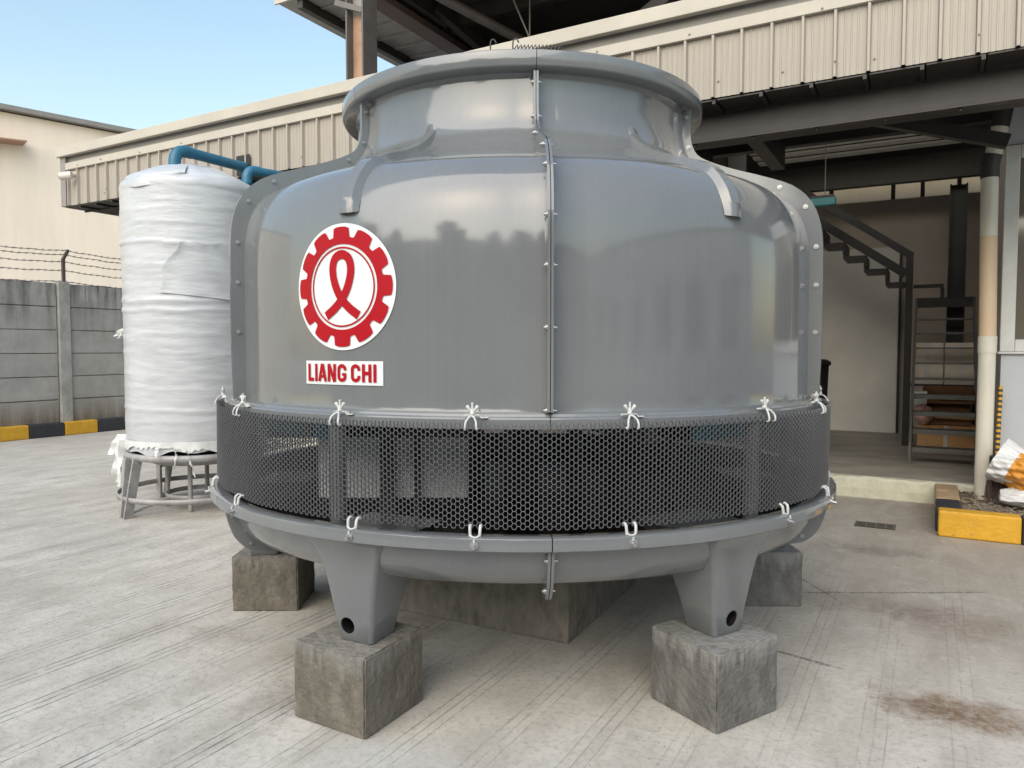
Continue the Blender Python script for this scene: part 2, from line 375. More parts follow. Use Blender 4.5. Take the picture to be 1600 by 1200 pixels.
# ------------------------------------------------------------------ mesh helpers
class MB:
    def __init__(s): s.v = []; s.f = []; s.sm = []
    def add(s, vs, fs, smooth=False):
        o = len(s.v); s.v += [tuple(p) for p in vs]; s.f += [tuple(i + o for i in f) for f in fs]; s.sm += [smooth] * len(fs)
    def box(s, x0, x1, y0, y1, z0, z1, xf=None):
        vs = [(x0, y0, z0), (x1, y0, z0), (x1, y1, z0), (x0, y1, z0), (x0, y0, z1), (x1, y0, z1), (x1, y1, z1), (x0, y1, z1)]
        if xf: vs = [xf @ Vector(p) for p in vs]
        s.add(vs, [(3, 2, 1, 0), (4, 5, 6, 7), (0, 1, 5, 4), (1, 2, 6, 5), (2, 3, 7, 6), (3, 0, 4, 7)])
    def bar(s, a, b, w, h, up=(0, 0, 1)):
        a = Vector(a); b = Vector(b); d = (b - a); l = d.length; d.normalize()
        up = Vector(up); x = d.cross(up)
        if x.length < 1e-4: x = d.cross(Vector((1, 0, 0)))
        x.normalize(); y = x.cross(d)
        vs = []
        for p in (a, b):
            for i, j in ((-1, -1), (1, -1), (1, 1), (-1, 1)): vs.append(p + x * (w / 2 * i) + y * (h / 2 * j))
        s.add(vs, [(0, 1, 2, 3), (7, 6, 5, 4), (0, 4, 5, 1), (1, 5, 6, 2), (2, 6, 7, 3), (3, 7, 4, 0)])
    def tube(s, pts, r, seg=10, caps=True, rr=None):
        pts = [Vector(p) for p in pts]; n = len(pts); vs = []; fs = []
        t0 = (pts[1] - pts[0]).normalized()
        ref = Vector((0, 0, 1)) if abs(t0.z) < 0.9 else Vector((1, 0, 0))
        x = t0.cross(ref).normalized()
        for i, p in enumerate(pts):
            if i == 0: t = pts[1] - pts[0]
            elif i == n - 1: t = pts[-1] - pts[-2]
            else: t = (pts[i] - pts[i - 1]).normalized() + (pts[i + 1] - pts[i]).normalized()
            t.normalize(); x = (x - t * x.dot(t)).normalized(); y = t.cross(x)
            ri = rr[i] if rr else r
            for k in range(seg):
                a = 2 * PI * k / seg; vs.append(p + x * (math.cos(a) * ri) + y * (math.sin(a) * ri))
        for i in range(n - 1):
            for k in range(seg):
                k2 = (k + 1) % seg
                fs.append((i * seg + k, i * seg + k2, (i + 1) * seg + k2, (i + 1) * seg + k))
        s.add(vs, fs, True)
        if caps:
            s.add(vs[:seg], [tuple(range(seg))[::-1]]); s.add(vs[-seg:], [tuple(range(seg))])
    def lathe(s, prof, a0=0, a1=2 * PI, n=48, closed=None):
        full = abs(a1 - a0 - 2 * PI) < 1e-6
        m = n if full else n + 1; vs = []; fs = []
        for i in range(m):
            a = a0 + (a1 - a0) * i / n
            for r, z in prof: vs.append((r * math.sin(a), -r * math.cos(a), z))
        k = len(prof)
        for i in range(n):
            j = (i + 1) % m
            for q in range(k - 1): fs.append((i * k + q, j * k + q, j * k + q + 1, i * k + q + 1))
        s.add(vs, fs, True)
    def prism(s, poly, z0, z1):
        n = len(poly); vs = [(x, y, z0) for x, y in poly] + [(x, y, z1) for x, y in poly]
        s.add(vs, [tuple(range(n))[::-1], tuple(range(n, 2 * n))] + [(i, (i + 1) % n, n + (i + 1) % n, n + i) for i in range(n)])
    def grid(s, fn, nu, nv, smooth=True):
        vs = [fn(i / nu, j / nv) for j in range(nv + 1) for i in range(nu + 1)]
        fs = [(j * (nu + 1) + i, j * (nu + 1) + i + 1, (j + 1) * (nu + 1) + i + 1, (j + 1) * (nu + 1) + i) for j in range(nv) for i in range(nu)]
        s.add(vs, fs, smooth)
    def mesh(s, name, m):
        me = bpy.data.meshes.new(name); me.from_pydata(s.v, [], s.f)
        me.polygons.foreach_set('use_smooth', s.sm); me.materials.append(m); me.update(); return me
    def build(s, name, m, parent=None, bevel=0, seg=2, fix=True, angle=None):
        me = s.mesh(name, m)
        if fix:
            b = bmesh.new(); b.from_mesh(me); bmesh.ops.recalc_face_normals(b, faces=b.faces); b.to_mesh(me); b.free()
        o = bpy.data.objects.new(name, me); COL.objects.link(o)
        if parent: o.parent = parent
        if bevel:
            md = o.modifiers.new('bevel', 'BEVEL'); md.width = bevel; md.segments = seg; md.limit_method = 'ANGLE'; md.angle_limit = R(40)
        return o

def thing(name, label, cat, loc=(0, 0, 0), rot=0.0, group=None):
    o = bpy.data.objects.new(name, None); COL.objects.link(o)
    o.empty_display_size = 0.2; o.location = loc; o.rotation_euler = (0, 0, rot)
    o['label'] = label; o['category'] = cat
    if group: o['group'] = group
    return o
def tag(o, label=None, cat=None, group=None, kind=None):
    for k, v in (('label', label), ('category', cat), ('group', group), ('kind', kind)):
        if v: o[k] = v
    return o
def yard_thing(name, label, cat, u, n, z=0.0, group=None, rot=0.0):
    return thing(name, label, cat, W(u, n, z), YROT + rot, group)
def link_copy(o, parent, loc=None, rot=None, mx=None):
    c = o.copy(); COL.objects.link(c); c.parent = parent
    if mx is not None: c.matrix_local = mx
    if loc is not None: c.location = loc
    if rot is not None: c.rotation_euler = rot
    return c
def copy_thing(root, loc, rot, label):
    r = root.copy(); COL.objects.link(r); r.location = loc; r.rotation_euler = (0, 0, rot); r['label'] = label
    for ch in list(root.children):
        c = ch.copy(); COL.objects.link(c); c.parent = r
        for g in list(ch.children):
            d = g.copy(); COL.objects.link(d); d.parent = c
    return r

# ------------------------------------------------------------------ ground
g = MB(); g.grid(lambda a, b: (-150 + 300 * a, -150 + 300 * b, 0), 4, 4, False)
ground = g.build('ground', M['yard']); ground.rotation_euler = (0, 0, YROT); tag(ground, kind='structure')

# ------------------------------------------------------------------ boundary wall of precast panels on the left
bw = yard_thing('boundary_wall', 'grey precast concrete boundary wall with mould streaks along its top', 'wall', -14.0, 8.0)
PANEL_H = 0.428
panel0 = None
posts_n = [3.0, 5.4, 7.8, 10.2, 12.6, 15.0]
for bi, pn in enumerate(posts_n[:-1]):
    for k in range(6):
        b = MB(); z0 = 0.24 + k * PANEL_H if k else 0.0
        b.box(-0.06, 0.0, pn + 0.12 - 8, pn + 2.4 - 0.12 - 8 + 0.0, z0, 0.24 + (k + 1) * PANEL_H - 0.016)
        b.box(-0.055, -0.030, pn + 0.12 - 8, pn + 2.4 - 0.12 - 8, 0.24 + (k + 1) * PANEL_H - 0.016, 0.24 + (k + 1) * PANEL_H - 0.001)
        o = b.build('wall_panel', M['precast'], bw, 0.008)
        o.location.x = random.uniform(-0.006, 0.006)
for pn in posts_n:
    b = MB(); b.box(-0.10, 0.05, pn - 0.105 - 8, pn + 0.105 - 8, 0, 0.24 + 6 * PANEL_H + 0.03)
    b.build('post', M['precast_post'], bw, 0.012)
# barbed wire above it
bwf = yard_thing('barbed_wire_fence', 'barbed wire strands on bent steel struts above the concrete wall', 'barbed wire', -14.0, 8.0, 2.75)
for pn in posts_n:
    b = MB(); y = pn - 8 + 0.02
    b.bar((0, y, -0.1), (0, y, 0.52), 0.05, 0.05); b.bar((0, y, 0.505), (0.17, y, 0.66), 0.045, 0.045)
    b.build('strut', M['wire'], bwf)
for wi, (wx, wz) in enumerate(((0, 0.10), (0, 0.30), (0, 0.46), (0.09, 0.58), (0.16, 0.65))):
    b = MB(); pts = []
    for i in range(61):
        y = -5 + 12.0 * i / 60; t = ((y + 8 - 3.0) % 2.4) / 2.4
        pts.append((wx + 0.01 * math.sin(i * 1.7), y, wz - 0.05 * 4 * t * (1 - t) + 0.008 * math.sin(i * 2.3 + wi)))
    b.tube(pts, 0.006, 4)
    for i in range(100):
        y = -5 + 12.0 * (i + 0.5) / 100; t = ((y + 8 - 3.0) % 2.4) / 2.4; z = wz - 0.05 * 4 * t * (1 - t)
        b.bar((wx - 0.015, y - 0.02, z - 0.02), (wx + 0.015, y + 0.02, z + 0.02), 0.005, 0.005)
        b.bar((wx + 0.015, y - 0.02, z + 0.018), (wx - 0.015, y + 0.02, z - 0.018), 0.005, 0.005)
    b.build('wire', M['wire'], bwf)
# painted kerb at its foot
pk = yard_thing('painted_kerb', 'black and yellow striped kerb along the foot of the boundary wall', 'kerb', -13.92, 7.07)
for i in range(-7, 12):
    b = MB(); y = i * 0.62; b.box(-0.10, 0.07, y + 0.004, y + 0.616, 0, 0.245)
    b.build('kerb_stone', M['black_paint'] if i % 2 == 0 else M['yellow'], pk, 0.02)

# ------------------------------------------------------------------ beige building far left
ang = math.atan2(0.70, 0.714)
bb = thing('beige_building', 'plain beige rendered building beyond the boundary wall', 'building', (-15.3, 22, 0), ang)
b = MB(); b.box(-22, 13, 0, 14, 0, 8.62); b.build('wall', M['beige_wall'], bb)
b = MB(); b.add([(-22.3, -0.25, 8.66), (13.3, -0.25, 8.66), (13.3, -0.25, 8.80), (-22.3, -0.25, 8.80), (-22.3, 14.2, 8.66), (13.3, 14.2, 8.66), (13.3, 7, 10.0), (-22.3, 7, 10.0)],
      [(0, 1, 2, 3), (3, 2, 6, 7), (7, 6, 5, 4), (0, 4, 5, 1), (0, 3, 7, 4), (1, 5, 6, 2)])
b.build('roof', M['beige_roof'], bb)
b = MB(); b.add([(-2.2, -0.6, 7.55), (0.75, -0.6, 7.72), (0.75, 0, 7.72), (-2.2, 0, 7.55), (-2.2, -0.6, 7.59), (0.75, -0.6, 7.76), (0.75, 0, 7.86), (-2.2, 0, 7.69)],
      [(3, 2, 1, 0), (4, 5, 6, 7), (0, 1, 5, 4), (1, 2, 6, 5), (2, 3, 7, 6), (3, 0, 4, 7)])
b.build('ledge', M['ledge'], bb)

# ------------------------------------------------------------------ canopy with ribbed cladding
NF = 5.68
cn = yard_thing('canopy', 'long canopy clad in beige ribbed sheets behind the cooling tower', 'canopy', 0, NF)
RIB = 0.212
prof = [(0.0, 0.0), (0.005, -0.034), (0.022, -0.034), (0.030, 0.0), (0.066, 0.0), (0.070, -0.004), (0.078, -0.004), (0.082, 0.0),
        (0.108, 0.0), (0.112, -0.004), (0.120, -0.004), (0.124, 0.0), (0.150, 0.0), (0.154, -0.004), (0.162, -0.004), (0.166, 0.0), (RIB - 0.0015, 0.0)]
b = MB(); k = len(prof); vs = []
for z in (3.495, 3.958):
    vs += [(x, y, z) for x, y in prof]
for z in (3.495, 3.958):
    vs += [(x, y + 0.004, z) for x, y in prof]
fs = [(i, i + 1, k + i + 1, k + i) for i in range(k - 1)] + [(2 * k + i + 1, 2 * k + i, 3 * k + i, 3 * k + i + 1) for i in range(k - 1)] + [(i + 1, i, 2 * k + i, 2 * k + i + 1) for i in range(k - 1)]
b.add(vs, fs)
sheet = b.build('cladding_sheet', M['clad'], cn, fix=False)
us = -9.97
sheet.location = (us, 0, 0)
nsh = 56
for i in range(1, nsh):
    if i in (16,): pass
    link_copy(sheet, cn, (us + i * RIB, random.uniform(-0.0015, 0.0015), 0))
b = MB(); b.box(-10.13, 2.1, -0.085, -0.022, 4.125, 4.238); b.box(-10.13, 2.1, -0.022, 3.2, 4.226, 4.238); b.build('coping', M['coping'], cn, 0.006)
b = MB(); b.box(-10.10, 2.1, 0.002, 0.03, 4.042, 4.226); b.build('shadow_board', M['trim_grey'], cn)
b = MB(); b.box(-9.99, 2.1, -0.040, 0.002, 3.955, 4.044); b.build('trim_strip', M['coping'], cn, 0.004)
b = MB(); b.box(-10.10, -9.985, -0.042, 0.10, 3.485, 4.124); b.box(-10.10, -10.085, 0.10, 3.0, 3.485, 4.124); b.build('corner_trim', M['trim_grey'], cn, 0.004)
# screws
s0 = MB(); s0.tube([(0, 0, 0), (0, -0.009, 0)], 0.0055, 6); s0.tube([(0, 0, 0), (0, -0.003, 0)], 0.009, 8)
sc0 = None
for i in range(nsh):
    for z in ((3.57, 3.99) if i % 2 else (3.60,)):
        if random.random() < 0.4: continue
        uu = us + i * RIB + random.choice((0.05, 0.09, 0.14, 0.018)); yy = -0.041 if z > 3.9 else (-0.035 if abs(uu - us - i * RIB - 0.018) < 0.001 else -0.001)
        if sc0 is None: sc0 = s0.build('screw', M['trim_grey'], cn); sc0.location = (uu, yy, z)
        else: link_copy(sc0, cn, (uu, yy, z + random.uniform(-0.02, 0.02)))
# underside
sp0 = None
L_S = 0.345
for i in range(36):
    uu = -10.08 + i * L_S
    if sp0 is None:
        b = MB(); b.box(0.006, L_S - 0.006, 0.006, 0.27, 3.478, 3.488); b.box(L_S - 0.03, L_S - 0.006, 0.006, 0.27, 3.455, 3.478); b.box(0.006, L_S - 0.006, 0.255, 0.27, 3.455, 3.478)
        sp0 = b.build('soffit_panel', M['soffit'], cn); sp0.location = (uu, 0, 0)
    else: link_copy(sp0, cn, (uu, 0, random.uniform(-0.004, 0.004)))
b = MB(); b.box(-8.7, 2.1, 0.275, 0.29, 3.265, 3.46); b.box(-8.7, 2.1, 0.275, 0.36, 3.25, 3.264); b.box(-8.7, 2.1, 0.275, 0.36, 3.461, 3.475); b.build('eaves_beam', M['soffit'], cn)
for i in range(24):
    b = MB(); b.tube([(-8.6 + i * 0.46, 0.315, 3.25), (-8.6 + i * 0.46, 0.315, 3.232)], 0.016, 6); b.build('bolt', M['beam'], cn)
b = MB(); b.box(-8.7, 2.1, 0.62, 0.74, 3.32, 3.46); b.build('beam', M['beam'], cn)
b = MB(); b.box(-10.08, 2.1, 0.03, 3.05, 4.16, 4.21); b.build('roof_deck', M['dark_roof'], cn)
for uu in (-8.6, -7.0, -4.9, -2.4, -1.6, 0.95):
    b = MB(); b.box(uu, uu + 0.14, 0.75, 3.05, 3.60, 3.86); b.build('rafter', M['beam'], cn)
for nn in (1.2, 1.9, 2.6):
    b = MB(); b.box(-10.0, 2.1, nn, nn + 0.06, 3.98, 4.155); b.build('purlin', M['beam'], cn)
b = MB(); b.bar((-0.75, 1.72, 3.74), (0.52, 1.72, 3.31), 0.10, 0.11); b.build('brace', M['soffit'], cn)

# ------------------------------------------------------------------ hall behind / under the canopy
hl = yard_thing('factory_hall', 'dim open ground floor bay with pale walls under the canopy', 'building', -2, 8.75)
def hb(name, m, *args, bev=0):
    b = MB()
    for a in args: b.box(a[0] + 2, a[1] + 2, a[2] - 8.75, a[3] - 8.75, a[4], a[5])
    return b.build(name, m, hl, bev)
hb('partition', M['wall_in2'], (-9.9, -9.75, 8.95, 13.6, 0.22, 4.3))
hb('wall', M['wall_in2'], (-9.75, 2.6, 13.55, 13.7, 0.0, 4.02))
hb('wall_board', M['wall_in'], (-4.0, -0.47, 13.50, 13.548, 0.225, 3.25))
hb('board_edge', M['stair_dark'], (-0.465, -0.43, 13.48, 13.548, 0.225, 3.25))
hb('wall', M['wall_in2'], (0.66, 0.80, 8.72, 13.55, 0.0, 4.3))
for uu in (-3.4, -2.5, -1.55, -0.62, -0.2, 0.3): hb('clerestory_post', M['flash'], (uu, uu + 0.06, 13.56, 13.66, 4.03, 4.42))
hb('clerestory_head', M['beam'], (-6, 2.6, 13.5, 13.7, 4.43, 4.62))
hb('yard_screen', M['beige_wall'], (-7, 4, 15.5, 15.6, 0, 5.0))
hb('cross_beam', M['beam'], (-4.0, 0.64, 11.95, 12.10, 3.97, 4.33))
hb('column', M['beam'], (0.19, 0.21, 12.4, 12.6, 0.22, 3.96), (0.39, 0.41, 12.4, 12.6, 0.22, 3.96), (0.21, 0.39, 12.49, 12.51, 0.22, 3.96))
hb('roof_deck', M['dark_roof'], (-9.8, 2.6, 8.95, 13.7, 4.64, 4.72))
for i in range(5): hb('ceiling_batten', M['batten'], (-2.35, 0.30, 10.25 + i * 0.36, 10.42 + i * 0.36, 4.40, 4.43))
hb('lintel', M['beam'], (-2.68, 0.64, 8.78, 8.9, 3.86, 4.15))
hb('rafter', M['beam'], (-2.62, -2.45, 8.95, 12.0, 3.95, 4.34))
hb('gusset', M['beam'], (-2.44, -2.2, 10.2, 10.3, 3.75, 4.34))
# floor and the chipped step at its edge
f = MB(); f.box(-9.8, 0.66, 8.78, 13.55, 0.0, 0.22)
fo = f.build('shed_floor', M['floor_in']); fo.rotation_euler = (0, 0, YROT); tag(fo, kind='structure')
st = MB()
def stepf(a, c):
    x = -9.8 + 10.4 * a; w = 0.012 * math.sin(x * 9) + 0.010 * math.sin(x * 23 + 1) + 0.006 * math.sin(x * 51)
    pts = [(8.70, 0.0), (8.69 + w * 0.4, 0.10), (8.695 + w * 0.6, 0.195 + w * 0.6), (8.71, 0.222 + w * 0.5), (8.785, 0.226)]
    q = pts[int(round(c * 4))]; return (x, q[0], q[1])
st.grid(stepf, 260, 4, False)
so = st.build('step_edge', M['cream_paint']); so.rotation_euler = (0, 0, YROT); tag(so, kind='structure')

# annex with a window on the right
ax = yard_thing('annex', 'pale grey annex wall with a white framed window at the right edge', 'building', 0.6, 8.6)
b = MB(); b.box(0.0, 3.4, 0.02, 0.12, 0.0, 1.55); b.build('wall', M['wall_grey'], ax)
b = MB(); b.box(0.0, 3.4, 0.02, 0.12, 3.56, 4.15); b.build('wall', M['wall_grey'], ax)
wf = MB(); wf.box(-0.015, 0.105, -0.01, 0.10, 1.575, 3.55); wf.box(0.107, 3.4, -0.01, 0.10, 1.575, 1.69); wf.box(0.107, 3.4, -0.01, 0.10, 3.43, 3.55); wf.box(1.3, 1.38, 0, 0.09, 1.692, 3.428)
w = wf.build('window', M['frame_white'], ax, 0.006)
b = MB(); b.box(0.107, 1.298, 0.045, 0.055, 1.692, 3.428); b.build('pane', M['glass'], w)
b = MB(); b.box(1.382, 3.4, 0.045, 0.055, 1.692, 3.428); b.build('pane', M['glass'], w)
b = MB(); b.box(-0.03, 3.4, -0.03, 0.02, 1.552, 1.573); b.build('sill', M['frame_white'], w)

# downpipe
dp = yard_thing('downpipe', 'cream drain downpipe with dark taped joints beside the staircase', 'pipe', 0.47, 8.4, 0.12)
b = MB(); b.tube([(0, 0, 0), (0.002, 0, 1.52)], 0.0725, 20); b.build('pipe_length', M['downpipe'], dp)
b = MB(); b.tube([(0.002, 0, 1.44), (0.002, 0, 1.60)], 0.079, 20); b.build('socket', M['downpipe'], dp)
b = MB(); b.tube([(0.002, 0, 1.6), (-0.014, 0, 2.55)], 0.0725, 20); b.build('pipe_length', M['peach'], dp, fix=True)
b = MB(); b.tube([(-0.014, 0, 2.551), (-0.02, 0, 3.15)], 0.0725, 20); b.build('pipe_length', M['downpipe'], dp)  # cream here paints the canopy's shade onto the peach pipe
b = MB(); b.tube([(-0.02, 0, 3.10), (-0.022, 0, 3.22), (0.0, -0.01, 3.32)], 0.080, 18); b.build('taped_joint', M['tape'], dp)
b = MB(); b.tube([(0.0, -0.01, 3.30), (0.055, -0.03, 3.60)], 0.0725, 18); b.build('pipe_length', M['downpipe'], dp)
b = MB(); b.tube([(0.045, -0.028, 3.56), (0.075, -0.035, 3.74)], 0.080, 18); b.build('taped_joint', M['tape'], dp)
b = MB(); b.tube([(0.07, -0.035, 3.72), (0.075, -0.036, 4.03)], 0.0725, 18); b.build('pipe_length', M['downpipe'], dp)

# ------------------------------------------------------------------ high roof with its column
hr = yard_thing('high_roof', 'tall dark roof rising behind the canopy with ribbed pale soffit', 'roof', -8.0, 7.7)
def hrb(name, m, *args, bev=0):
    b = MB()
    for a in args: b.box(a[0] + 8, a[1] + 8, a[2] - 7.7, a[3] - 7.7, a[4], a[5])
    return b.build(name, m, hr, bev)
hrb('fascia_board', M['coping'], (-8.25, 6, 7.66, 7.69, 6.5, 6.66))
ss0 = None
for i in range(18):
    nn = 7.70 + i * 0.42
    if ss0 is None:
        b = MB(); b.box(-7.75 + 8, -6.86 + 8, 0.004, 0.40, 6.52, 6.53); b.box(-7.75 + 8, -6.86 + 8, 0.37, 0.40, 6.49, 6.52)
        b.box(-8.22 + 8, -7.75 + 8, 0.004, 0.416, 6.52, 6.53)
        ss0 = b.build('roof_sheet', M['roof_sheet'], hr)
    else: link_copy(ss0, hr, (0, i * 0.42, random.uniform(-0.004, 0.004)))
hrb('edge_beam', M['soffit'], (-7.86, -7.76, 7.72, 15.2, 6.38, 6.515))
hrb('gutter', M['flash'], (-6.86, -6.80, 7.72, 15.2, 6.36, 6.50), (-6.86, -6.62, 7.72, 15.2, 6.34, 6.358), (-6.62, -6.58, 7.72, 15.2, 6.341, 6.44))
b = MB()
def crk(a, c):
    y = 0.02 + 7.45 * a; k_ = (y * 2.6) % 1.0
    return (1.22 + 0.14 * c, y, 6.50 + 0.05 * math.sin(PI * c) + (0.035 * (1 - k_) if k_ < 0.85 else 0.05) * math.sin(PI * c * 0.9 + 0.2))
b.grid(crk, 200, 6, True); b.build('flashing', M['flash'], hr, fix=False)
hrb('purlin', M['soffit'], (-6.5, -6.42, 7.72, 15.2, 6.45, 6.62))
hrb('deck', M['dark_roof'], (-8.2, 9, 7.7, 15.4, 6.76, 6.84))
hrb('deck', M['dark_roof'], (-6.56, 9, 7.72, 15.4, 6.70, 6.755))
hrb('wall', M['dark_roof'], (-6.6, 9, 15.3, 15.45, 4.75, 6.69))
hrb('wall', M['dark_roof'], (8.9, 9.0, 7.72, 15.3, 4.75, 6.69))
hrb('wall', M['dark_roof'], (-6.60, -6.5, 10.3, 15.3, 4.75, 6.33))
for (a, c) in (((-6.4, 9.0, 6.6), (-5.2, 13.5, 5.0)), ((-4.8, 9.2, 5.0), (-1.2, 8.6, 6.6)), ((-3.4, 10.5, 6.6), (-0.5, 12.0, 5.2)), ((0.2, 9.5, 6.65), (2.2, 9.5, 5.3))):
    b = MB(); b.bar((a[0] + 8, a[1] - 7.7, a[2]), (c[0] + 8, c[1] - 7.7, c[2]), 0.12, 0.16); b.build('truss_member', M['beam'], hr)
b = MB(); b.tube([(-6.2 + 8, 8.2 - 7.7, 6.55), (-5.0 + 8, 10.6 - 7.7, 6.0)], 0.07, 10); b.build('roof_pipe', M['col_steel'], hr)
for (a, c) in (((-5.05, 9.4, 6.7), (-5.05, 9.4, 5.1)), ((-5.3, 9.2, 6.7), (-4.75, 9.6, 5.2))):
    b = MB(); b.tube([(a[0] + 8, a[1] - 7.7, a[2]), (c[0] + 8, c[1] - 7.7, c[2])], 0.012, 6); b.build('hanger_rod', M['trim_grey'], hr)
for nn in (9.4, 11.2, 13.0):
    hrb('truss_beam', M['beam'], (-6.55, 8.8, nn, nn + 0.12, 6.45, 6.69))
cl = yard_thing('steel_column', 'dark steel column with sunlight painted orange on its web under the high roof', 'column', -6.65, 7.68)
b = MB(); b.box(-0.16, -0.135, -0.14, 0.14, 0, 6.37); b.box(0.115, 0.14, -0.14, 0.14, 0, 6.37); b.build('flange', M['col_steel'], cl)
b = MB(); b.box(-0.134, 0.114, -0.02, 0.0, 0, 6.0); b.build('web', M['col_sunlit'], cl)  # sunlight on the web is put into its colour
b = MB(); b.box(-0.134, 0.114, -0.02, 0.0, 6.001, 6.37); b.build('painted_web', M['trim_grey'], cl)
b = MB(); b.bar((-0.30, -0.17, 6.17), (0.10, -0.10, 6.01), 0.05, 0.07); b.build('bracket', M['col_steel'], cl)

# CCTV
cc = yard_thing('security_camera', 'small pale security camera on the left end of the canopy', 'camera', -9.78, NF, 3.86)
b = MB(); b.tube([(0, -0.002, 0.02), (0.0, -0.05, 0.015), (-0.02, -0.09, -0.01)], 0.035, 12); b.build('mount', M['camera_white'], cc)
b = MB(); b.tube([(0.035, -0.09, -0.005), (-0.09, -0.17, -0.025)], 0.05, 16); b.build('housing', M['camera_white'], cc)
b = MB(); b.tube([(-0.089, -0.1695, -0.025), (-0.096, -0.174, -0.026)], 0.043, 16); b.build('lens_cover', M['black'], cc)

# ------------------------------------------------------------------ staircase
sr = yard_thing('staircase', 'open steel staircase turning up to the left inside the bay', 'staircase', 0, 10.0, 0.22)
tr0 = None
for k_ in range(9):
    y = 0.22 * k_; z = 0.20 * (k_ + 1)
    lowstep = k_ < 4
    if k_ in (0, 4):
        b = MB()
        if lowstep: b.box(-0.17, 0.49, 0.0, 0.25, -0.03, 0.0); b.box(-0.17, 0.49, 0.0, 0.02, -0.055, -0.031)
        else: b.box(-0.17, 0.49, 0.0, 0.23, -0.022, 0.0)
        tr0 = b.build('tread', M['stair'], sr, 0.003); tr0.location = (0, y, z)
    else: link_copy(tr0, sr, (0, y, z))
for uu in (-0.205, 0.495):
    b = MB(); b.add([(uu, -0.02, 0), (uu + 0.03, -0.02, 0), (uu + 0.03, 0.14, 0), (uu, 0.14, 0), (uu, -0.02, 0.26), (uu + 0.03, -0.02, 0.26), (uu, 1.98, 2.1), (uu + 0.03, 1.98, 2.1), (uu, 1.98, 1.86), (uu + 0.03, 1.98, 1.86)],
          [(3, 2, 1, 0), (0, 1, 5, 4), (4, 5, 7, 6), (6, 7, 9, 8), (8, 9, 2, 3), (0, 4, 6, 8, 3), (1, 2, 9, 7, 5)])
    b.build('stringer', M['stair'], sr)
b = MB(); b.box(-0.19, 0.52, 1.985, 2.70, 2.06, 2.10); b.box(-0.19, 0.52, 1.985, 2.01, 1.96, 2.058); b.build('landing', M['stair_dark'], sr)
b = MB(); b.box(-0.33, -0.24, 1.86, 1.95, 0, 2.74); b.build('newel_post', M['stair_dark'], sr)
b = MB(); b.box(-0.235, 0.14, 1.99, 2.03, 2.24, 2.29); b.box(0.10, 0.15, 1.99, 2.03, 2.101, 2.239); b.build('landing_rail', M['stair_dark'], sr)
for k_ in range(9):
    x = -0.28 - 0.285 * k_; z = 2.30 + 0.205 * k_
    b = MB(); b.box(x - 0.31, x, 1.95, 2.68, z, z + 0.035); b.box(x - 0.03, x, 1.95, 2.68, z - 0.15, z - 0.001); b.build('tread', M['stair_dark'], sr)
b = MB(); b.bar((-0.26, 1.905, 2.69), (-2.75, 1.905, 4.48), 0.05, 0.10); b.build('handrail', M['stair_dark'], sr)
b = MB(); b.bar((-0.33, 1.93, 2.44), (-2.8, 1.93, 4.21), 0.04, 0.12); b.build('stringer', M['stair_dark'], sr)

def carton(label, u, n, z, du, dn, dz, m, rot=0.0, open_top=False, group='cartons under the stairs'):
    t = yard_thing('carton', label, 'box', u, n, z, group, rot)
    b = MB()
    if open_top:
        w_ = 0.012
        b.box(-du / 2, du / 2, 0, w_, 0, dz * 0.45); b.box(-du / 2, du / 2, dn - w_, dn, 0, dz); b.box(-du / 2, -du / 2 + w_, w_, dn - w_, 0, dz); b.box(du / 2 - w_, du / 2, w_, dn - w_, 0, dz); b.box(-du / 2 + w_, du / 2 - w_, w_, dn - w_, 0, w_)
        b.build('body', m, t)
        b = MB(); b.add([(-du / 2, 0, dz * 0.45), (du / 2, 0, dz * 0.45), (du / 2 + 0.02, -0.14, dz * 0.34), (-du / 2 + 0.02, -0.14, dz * 0.36)], [(0, 1, 2, 3)])
        b.build('flap', M['wood'], t)
    else:
        b.box(-du / 2, du / 2, 0, dn, 0, dz); b.build('body', m, t, 0.006)
        b = MB(); b.box(-0.025, 0.025, -0.002, -0.0005, 0, dz); b.build('tape_strip', M['carton_white'], t)
    return t
carton('brown carton on the floor under the lowest stair treads', 0.20, 11.3, 0.22, 0.66, 0.45, 0.36, M['wood'])
carton('open dark brown carton lying above the lowest carton under the stairs', 0.22, 11.35, 0.59, 0.55, 0.42, 0.26, M['wood_dark'], open_top=True)
carton('upper open brown carton just below the pale cartons', 0.22, 11.55, 0.86, 0.60, 0.40, 0.22, M['wood_dark'], open_top=True)
carton('small white carton at the left among the brown cartons', -0.10, 11.15, 0.865, 0.15, 0.2, 0.17, M['carton_white'])
carton('lower left pale carton of the four stacked behind the stairs', -0.03, 12.0, 1.10, 0.38, 0.38, 0.29, M['carton'])
carton('lower right pale carton of the four stacked behind the stairs', 0.37, 12.0, 1.10, 0.39, 0.38, 0.29, M['carton'])
carton('upper left pale carton of the four stacked behind the stairs', -0.03, 12.0, 1.395, 0.38, 0.38, 0.29, M['carton'])
carton('upper right pale carton of the four stacked behind the stairs', 0.37, 12.0, 1.395, 0.39, 0.38, 0.29, M['carton'])
rk = yard_thing('storage_rack', 'low dark rack carrying the pale cartons behind the stairs', 'rack', 0.17, 12.0, 0.22)
b = MB(); b.box(-0.42, 0.42, -0.02, 0.4, 0.85, 0.878); b.build('shelf', M['stair_dark'], rk)
for x in (-0.40, 0.36):
    for y in (0.0, 0.35):
        b = MB(); b.box(x, x + 0.03, y, y + 0.03, 0, 0.849); b.build('leg', M['stair_dark'], rk)
b = MB()
